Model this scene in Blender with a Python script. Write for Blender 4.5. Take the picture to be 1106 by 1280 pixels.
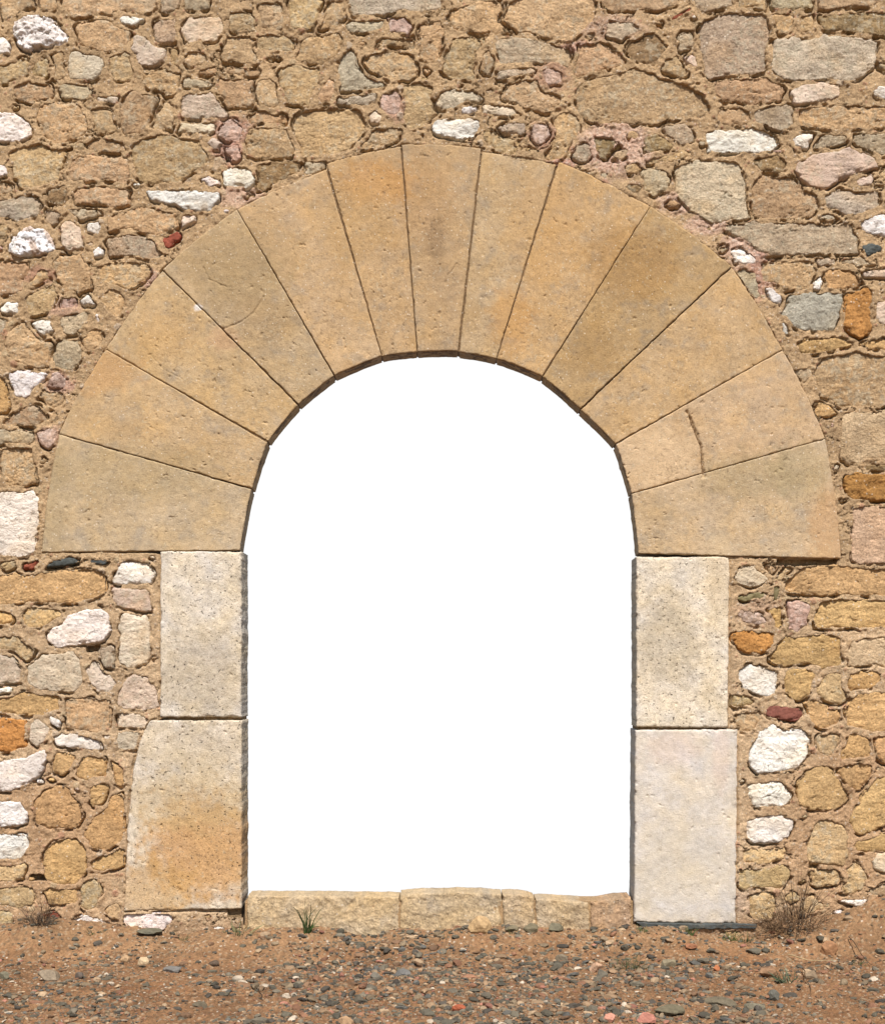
import bpy, bmesh, math, random
import numpy as np
from mathutils import Vector
random.seed(7)
C = bpy.context.scene
for o in list(bpy.data.objects): bpy.data.objects.remove(o)

# ---------------------------------------------------------------- camera, sky, sun, exposure
DIST, CAMZ, S, CX, GY = 8.0, 1.6, 218.0, 553.0, 1180.0
cam = bpy.data.cameras.new('camera'); co = bpy.data.objects.new('camera', cam); C.collection.objects.link(co)
co.location = (0, -DIST, CAMZ); co.rotation_euler = (math.radians(90), 0, 0)
cam.sensor_fit = 'VERTICAL'; cam.sensor_height = 24; cam.lens = 24*DIST/(1280/S)
cam.shift_y = ((GY-640)/S-CAMZ)/(1280/S); cam.clip_end = 500
C.camera = co
SUN_EL, SUN_AZ = 54.0, 6.0           # azimuth measured to the right of the wall's outward normal
w = bpy.data.worlds.new("World"); C.world = w; w.use_nodes = True
nt = w.node_tree; bg = nt.nodes['Background']
sk = nt.nodes.new('ShaderNodeTexSky'); sk.sky_type = 'NISHITA'; sk.sun_disc = False
sk.sun_elevation = math.radians(SUN_EL); sk.sun_rotation = math.radians(180-SUN_AZ)
nt.links.new(sk.outputs[0], bg.inputs[0]); bg.inputs[1].default_value = 0.07
sl = bpy.data.lights.new('sun', 'SUN'); sl.energy = 4.6; sl.angle = math.radians(0.5); sl.color = (1, 0.948, 0.925)
so = bpy.data.objects.new('sun', sl); C.collection.objects.link(so)
e, a = math.radians(SUN_EL), math.radians(SUN_AZ)
sd = Vector((math.sin(a)*math.cos(e), -math.cos(a)*math.cos(e), math.sin(e)))
so.rotation_euler = sd.to_track_quat('Z', 'Y').to_euler(); so.location = (4, -8, 9)
C.view_settings.view_transform = 'Standard'; C.view_settings.look = 'None'
C.view_settings.exposure = 0.62; C.view_settings.gamma = 1
KB = 0.74                              # photographed brightness -> base colour

# ---------------------------------------------------------------- helpers
def wx(px): return (px-CX)/S
def wz(py): return (GY-py)/S
def lin(c):
    c = np.asarray(c, float)/255.0
    return np.where(c <= 0.04045, c/12.92, ((c+0.055)/1.055)**2.4)
def hsh(ix, iy, seed):
    h = (ix*374761393 + iy*668265263 + seed*1442695041) & 0xffffffff
    h = ((h ^ (h >> 13))*1274126177) & 0xffffffff
    h = ((h ^ (h >> 16))*2246822519) & 0xffffffff
    return ((h ^ (h >> 15)) & 0xffffff)/float(0xffffff)
def vn(x, y, seed=0):
    x = np.asarray(x, float); y = np.asarray(y, float); x, y = x*.78-y*.62+3.3, x*.62+y*.78-1.7
    x, y = x+.35*np.sin(y*1.7+seed), y+.35*np.sin(x*1.9+seed*2)
    fx = np.floor(x); fy = np.floor(y); ix = fx.astype(np.int64); iy = fy.astype(np.int64)
    u = x-fx; v = y-fy; u = u*u*u*(u*(u*6-15)+10); v = v*v*v*(v*(v*6-15)+10)
    a_ = hsh(ix, iy, seed); b_ = hsh(ix+1, iy, seed); c_ = hsh(ix, iy+1, seed); d_ = hsh(ix+1, iy+1, seed)
    return (a_*(1-u)+b_*u)*(1-v)+(c_*(1-u)+d_*u)*v*1.0
def pn(x, y, seed=0):
    """gradient noise, about -1..1"""
    fx = np.floor(x); fy = np.floor(y); ix = fx.astype(np.int64); iy = fy.astype(np.int64); u = x-fx; v = y-fy
    def g(i, j):
        a = hsh(ix+i, iy+j, seed)*6.28318; return np.cos(a)*(u-i)+np.sin(a)*(v-j)
    U = u*u*u*(u*(u*6-15)+10); W = v*v*v*(v*(v*6-15)+10)
    return 1.5*((g(0, 0)*(1-U)+g(1, 0)*U)*(1-W)+(g(0, 1)*(1-U)+g(1, 1)*U)*W)
def fbm(x, y, s, seed=0, oc=4, g=0.5):
    t = 0; am = 1; tot = 0; x = x/s; y = y/s
    for i in range(oc):
        t = t+am*pn(x+i*17.3, y-i*9.1, seed+i)*1.25; tot += am; am *= g
        x, y = (x*0.8-y*0.6)*2.03, (x*0.6+y*0.8)*2.03
    return t/tot
def ridge(x, y, s, seed=0, oc=3):
    t = 0; am = 1; tot = 0; x = x/s; y = y/s
    for i in range(oc):
        t = t+am*(1-np.abs(pn(x+i*5.7, y+i*3.3, seed+i))*3); tot += am; am *= 0.5
        x, y = (x*0.8-y*0.6)*2.1, (x*0.6+y*0.8)*2.1
    return t/tot
def cell(x, y, s, seed=0):
    """worley: nearest distance (in cells), random value of the cell, second-nearest minus nearest"""
    x = x/s; y = y/s; fx = np.floor(x).astype(np.int64); fy = np.floor(y).astype(np.int64)
    b = np.full(x.shape, 9.0); b2 = np.full(x.shape, 9.0); val = np.zeros(x.shape)
    for i in (-1, 0, 1):
        for j in (-1, 0, 1):
            cx_ = fx+i; cy_ = fy+j
            px = cx_+hsh(cx_, cy_, seed); py = cy_+hsh(cx_, cy_, seed+7)
            d = np.hypot(px-x, py-y); m = d < b
            b2 = np.where(m, b, np.minimum(b2, d)); val = np.where(m, hsh(cx_, cy_, seed+13), val); b = np.where(m, d, b)
    return b, val, b2-b
def sm(a_, b_, x):
    t = np.clip((x-a_)/(b_-a_), 0, 1); return t*t*(3-2*t)
def poly_sdf(X, Z, P):
    """positive inside"""
    n = len(P); best = np.full(X.shape, 1e9); ins = np.zeros(X.shape, bool)
    for i in range(n):
        ax, az = P[i]; bx, bz = P[(i+1) % n]
        ex, ez = bx-ax, bz-az; L = ex*ex+ez*ez+1e-12
        t = np.clip(((X-ax)*ex+(Z-az)*ez)/L, 0, 1)
        dx = X-ax-t*ex; dz = Z-az-t*ez
        best = np.minimum(best, dx*dx+dz*dz)
        c = ((az <= Z) & (bz > Z)) | ((bz <= Z) & (az > Z))
        xx = ax+(Z-az)/(ez if abs(ez) > 1e-12 else 1e-12)*ex
        ins ^= c & (X < xx)
    d = np.sqrt(best)
    return np.where(ins, d, -d)
def line_dist(X, Z, P):
    best = np.full(X.shape, 1e9)
    for i in range(len(P)-1):
        ax, az = P[i]; bx, bz = P[i+1]
        ex, ez = bx-ax, bz-az; L = ex*ex+ez*ez+1e-12
        t = np.clip(((X-ax)*ex+(Z-az)*ez)/L, 0, 1)
        best = np.minimum(best, np.hypot(X-ax-t*ex, Z-az-t*ez))
    return best
def chaikin(P, n=2, q=0.2):
    P = np.array(P, float)
    for _ in range(n):
        N = np.roll(P, -1, 0); A = P*(1-q)+N*q; B = P*q+N*(1-q)
        P = np.stack([A, B], 1).reshape(-1, 2)
    return P
def mesh(name, V, F, mat, col=None, parent=None, smooth=True):
    """V (n,3), F (m,4) or (m,3) or list of such arrays"""
    me = bpy.data.meshes.new(name)
    Fs = F if isinstance(F, list) else [F]
    Fs = [f for f in Fs if len(f)]
    me.vertices.add(len(V)); me.vertices.foreach_set('co', np.asarray(V, np.float32).ravel())
    nl = sum(f.size for f in Fs); npoly = sum(len(f) for f in Fs)
    me.loops.add(nl); me.loops.foreach_set('vertex_index', np.concatenate([f.ravel() for f in Fs]).astype(np.int32))
    me.polygons.add(npoly)
    tot = np.concatenate([np.full(len(f), f.shape[1]) for f in Fs])
    me.polygons.foreach_set('loop_start', np.concatenate([[0], np.cumsum(tot)[:-1]]).astype(np.int32))
    me.update(calc_edges=True)
    me.polygons.foreach_set('use_smooth', np.full(npoly, smooth))
    if col is not None:
        at = me.attributes.new('col', 'FLOAT_COLOR', 'POINT')
        cc = np.ones((len(V), 4), np.float32); cc[:, :3] = np.clip(col, 0.004, 0.9); at.data.foreach_set('color', cc.ravel())
    me.materials.append(mat)
    o = bpy.data.objects.new(name, me); C.collection.objects.link(o)
    if parent: o.parent = parent
    return o
def empty(name, loc=(0, 0, 0)):
    o = bpy.data.objects.new(name, None); C.collection.objects.link(o); o.location = loc; o.empty_display_size = 0.2
    return o
def tag(o, label=None, cat=None, group=None, kind=None):
    for k, v in (('label', label), ('category', cat), ('group', group), ('kind', kind)):
        if v: o[k] = v
    return o

# ---------------------------------------------------------------- materials
def stone_mat(name, grain=90, bump=0.5, bdist=0.004, var=0.35, rough=0.92, pit=0.0, pitscale=60, speck=0.0):
    m = bpy.data.materials.new(name); m.use_nodes = True; n = m.node_tree; N = n.nodes; L = n.links
    b = N['Principled BSDF']; b.inputs['Roughness'].default_value = rough; b.inputs['Specular IOR Level'].default_value = 0.2
    at = N.new('ShaderNodeAttribute'); at.attribute_name = 'col'
    ge = N.new('ShaderNodeNewGeometry')
    def noise(sc, det, ro=0.6):
        t = N.new('ShaderNodeTexNoise'); t.inputs['Scale'].default_value = sc; t.inputs['Detail'].default_value = det
        t.inputs['Roughness'].default_value = ro; L.new(ge.outputs['Position'], t.inputs['Vector']); return t
    def mr(src, a_, b_, c_, d_):
        t = N.new('ShaderNodeMapRange'); t.inputs[1].default_value = a_; t.inputs[2].default_value = b_
        t.inputs[3].default_value = c_; t.inputs[4].default_value = d_; L.new(src, t.inputs[0]); return t.outputs[0]
    def mul(c, f):
        t = N.new('ShaderNodeMix'); t.data_type = 'RGBA'; t.blend_type = 'MULTIPLY'; t.inputs[0].default_value = 1
        L.new(c, t.inputs[6]); L.new(f, t.inputs[7]); return t.outputs[2]
    n1 = noise(grain, 6, 0.7); n2 = noise(grain*0.18, 5, 0.65); n3 = noise(grain*2.6, 3)
    c = mul(at.outputs['Color'], mr(n1.outputs[0], 0.3, 0.7, 1-var, 1+var*0.55))
    c = mul(c, mr(n2.outputs[0], 0.3, 0.7, 1-var*0.45, 1+var*0.3))
    h = N.new('ShaderNodeMath'); h.operation = 'MULTIPLY_ADD'; L.new(n1.outputs[0], h.inputs[0]); h.inputs[1].default_value = 1.0
    L.new(n3.outputs[0], h.inputs[2]); hh = h.outputs[0]
    if pit:
        v = N.new('ShaderNodeTexNoise'); v.inputs['Scale'].default_value = pitscale; v.inputs['Detail'].default_value = 2.5
        v.inputs['Roughness'].default_value = 0.75; L.new(ge.outputs['Position'], v.inputs['Vector'])
        p = mr(v.outputs[0], 0.31, 0.38, 1, 0)     # 1 inside a pit
        q = N.new('ShaderNodeMath'); q.operation = 'MULTIPLY_ADD'; L.new(p, q.inputs[0]); q.inputs[1].default_value = -pit*2.5; L.new(hh, q.inputs[2]); hh = q.outputs[0]
        c = mul(c, mr(p, 0, 1, 1, 1-0.72*min(pit, 1)))
    if speck:
        v = N.new('ShaderNodeTexVoronoi'); v.inputs['Scale'].default_value = grain*0.8; L.new(ge.outputs['Position'], v.inputs['Vector'])
        sx = N.new('ShaderNodeSeparateColor'); L.new(v.outputs['Color'], sx.inputs[0])
        f = N.new('ShaderNodeMath'); f.operation = 'GREATER_THAN'; f.inputs[1].default_value = 1-speck*0.12; L.new(sx.outputs[0], f.inputs[0])
        dd = mr(v.outputs['Distance'], 0.25, 0.42, 0.75, 0)
        g = N.new('ShaderNodeMath'); g.operation = 'MULTIPLY'; L.new(f.outputs[0], g.inputs[0]); L.new(dd, g.inputs[1])
        t = N.new('ShaderNodeMix'); t.data_type = 'RGBA'; L.new(g.outputs[0], t.inputs[0]); L.new(c, t.inputs[6])
        t.inputs[7].default_value = (*(lin((235, 220, 195))*KB), 1); c = t.outputs[2]
    L.new(c, b.inputs['Base Color'])
    bp = N.new('ShaderNodeBump'); bp.inputs['Strength'].default_value = bump; bp.inputs['Distance'].default_value = bdist
    L.new(hh, bp.inputs['Height']); L.new(bp.outputs[0], b.inputs['Normal'])
    return m
M = dict(
    sand=stone_mat('rubble_sandstone', 85, 1.0, 0.008, 0.44, speck=0.35, pit=0.25, pitscale=55),
    lime=stone_mat('white_limestone', 80, 1.0, 0.009, 0.18, pit=0.4, pitscale=60),
    arch=stone_mat('arch_sandstone', 120, 0.8, 0.004, 0.22, speck=0.25, pit=0.2, pitscale=110),
    jamb=stone_mat('pitted_jamb_stone', 120, 0.9, 0.004, 0.34, pit=0.95, pitscale=52),
    jamb2=stone_mat('smooth_jamb_stone', 110, 0.8, 0.004, 0.17, pit=0.15, pitscale=65),
    mortar=stone_mat('sandy_mortar', 110, 1.0, 0.008, 0.44, speck=0.8, pit=0.25, pitscale=120),
    brick=stone_mat('red_brick', 90, 0.6, 0.004, 0.3),
    slate=stone_mat('dark_slate', 60, 0.6, 0.004, 0.35, rough=0.6),
    soil=stone_mat('gravelly_soil', 60, 1.0, 0.012, 0.5, speck=0.5),
    gravel=stone_mat('gravel_pebbles', 60, 0.5, 0.004, 0.3, rough=0.75),
    plant=stone_mat('dry_stalks', 40, 0.2, 0.002, 0.3, rough=0.7),
)

# ---------------------------------------------------------------- real colour patches (stains, pink lime) in wall pixels: x, y, rx, ry, rgb, strength
SP_MORT = [(770,185,50,38,(246,206,180),.85),(850,255,30,14,(246,206,180),.8),(885,280,26,16,(246,206,180),.8),(930,310,30,26,(246,206,180),.9),
 (950,345,20,32,(214,160,140),.7),(700,205,18,8,(226,170,150),.8),(720,60,22,10,(224,176,156),.75),(765,35,40,18,(214,175,150),.6),
 (290,165,26,22,(214,160,140),.7),(285,190,18,16,(220,165,145),.7),(300,245,30,14,(246,206,180),.7),(188,350,14,12,(232,190,170),.8),
 (75,480,20,14,(226,176,158),.7),(62,545,16,12,(230,185,168),.7),(495,135,16,16,(214,165,145),.6),(690,95,24,20,(210,160,135),.6),(680,170,22,18,(210,160,138),.6),
 (50,345,22,12,(214,150,130),.5),(80,385,22,12,(226,180,160),.5),(135,460,10,10,(220,170,150),.5),(945,765,30,20,(214,176,150),.5),(880,1125,60,35,(226,196,170),.7),
 (60,1060,100,130,(204,156,108),.55),(1060,1050,120,150,(204,156,108),.55),(950,1170,260,28,(186,140,100),.6),(100,1170,260,30,(178,136,98),.6),
 (975,900,60,140,(206,174,132),.4),(95,850,120,140,(206,176,136),.5)]
SP_BLK = [(822,572,52,42,(226,196,154),.75),(545,330,10,30,(140,116,90),.25),(530,250,40,60,(190,150,100),.4),(300,320,90,60,(186,158,114),.4),(680,290,50,80,(206,164,106),.4),(205,420,44,34,(208,168,110),.4),(282,425,20,16,(206,164,128),.4),(248,385,6,5,(240,232,220),1),(300,345,60,50,(172,148,108),.5),(330,400,50,30,(168,142,104),.4),
 (545,330,34,80,(178,150,112),.4),(545,300,12,30,(120,98,76),.35),(115,465,60,30,(206,160,104),.5),(60,620,30,80,(178,158,118),.4),(170,590,120,40,(176,154,112),.4),
 (1035,660,28,60,(208,162,112),.45),(940,595,70,30,(176,156,116),.5),(1000,590,40,40,(168,152,112),.4),(255,1060,80,70,(212,160,94),.8),(190,1110,60,40,(214,170,106),.6),
 (250,840,60,60,(178,160,130),.45),(240,1000,90,40,(206,178,128),.5),(840,935,34,24,(228,200,182),.3),(900,945,12,45,(224,196,178),.3),(835,800,40,60,(188,172,142),.5),(900,720,20,60,(224,200,160),.5),
 (250,940,70,40,(206,186,150),.4),(850,1080,60,60,(212,200,176),.4),(790,330,60,50,(168,128,72),.5),(740,440,40,40,(170,134,80),.35),(470,230,50,30,(206,150,78),.45),(640,400,30,40,(208,158,92),.5),(440,280,60,60,(194,158,104),.4)]
CRACKS = [([(858,516),(866,536),(875,560),(878,596)],.013,.016),([(330,372),(318,392),(300,404),(280,412)],.006,.006),([(255,335),(262,350),(285,360)],.005,.005),
([(560,345),(566,338),(571,331)],.006,.005),([(190,445),(205,462),(228,474)],.004,.004),
 ([(930,405),(950,420),(965,452)],.003,.003)]
def spots(X, Z, col, L, seed=3):
    wob = 1+0.45*fbm(X, Z, 0.06, seed, 4, 0.6)
    for x, y, rx, ry, c, s in L:
        x0, z0 = wx(x), wz(y)
        q = np.hypot((X-x0)/(rx/S), (Z-z0)/(ry/S))*wob
        k = (s*sm(1.25, 0.55, q))[..., None]
        col = col*(1-k)+lin(c)*KB*k
    return col
def cracks(X, Z, h):
    jx = 0.004*fbm(X, Z, 0.02, 41); jz = 0.004*fbm(X, Z, 0.02, 42)
    for P, wd, dp in CRACKS:
        P = [(wx(x), wz(y)) for x, y in P]
        if X.max() < min(p[0] for p in P)-.03 or X.min() > max(p[0] for p in P)+.03 or Z.max() < min(p[1] for p in P)-.03 or Z.min() > max(p[1] for p in P)+.03: continue
        h = h-dp*sm(wd, wd*0.15, line_dist(X+jx, Z+jz, P)*(1+.8*fbm(X, Z, .04, 43, 2)))
    return h

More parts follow.
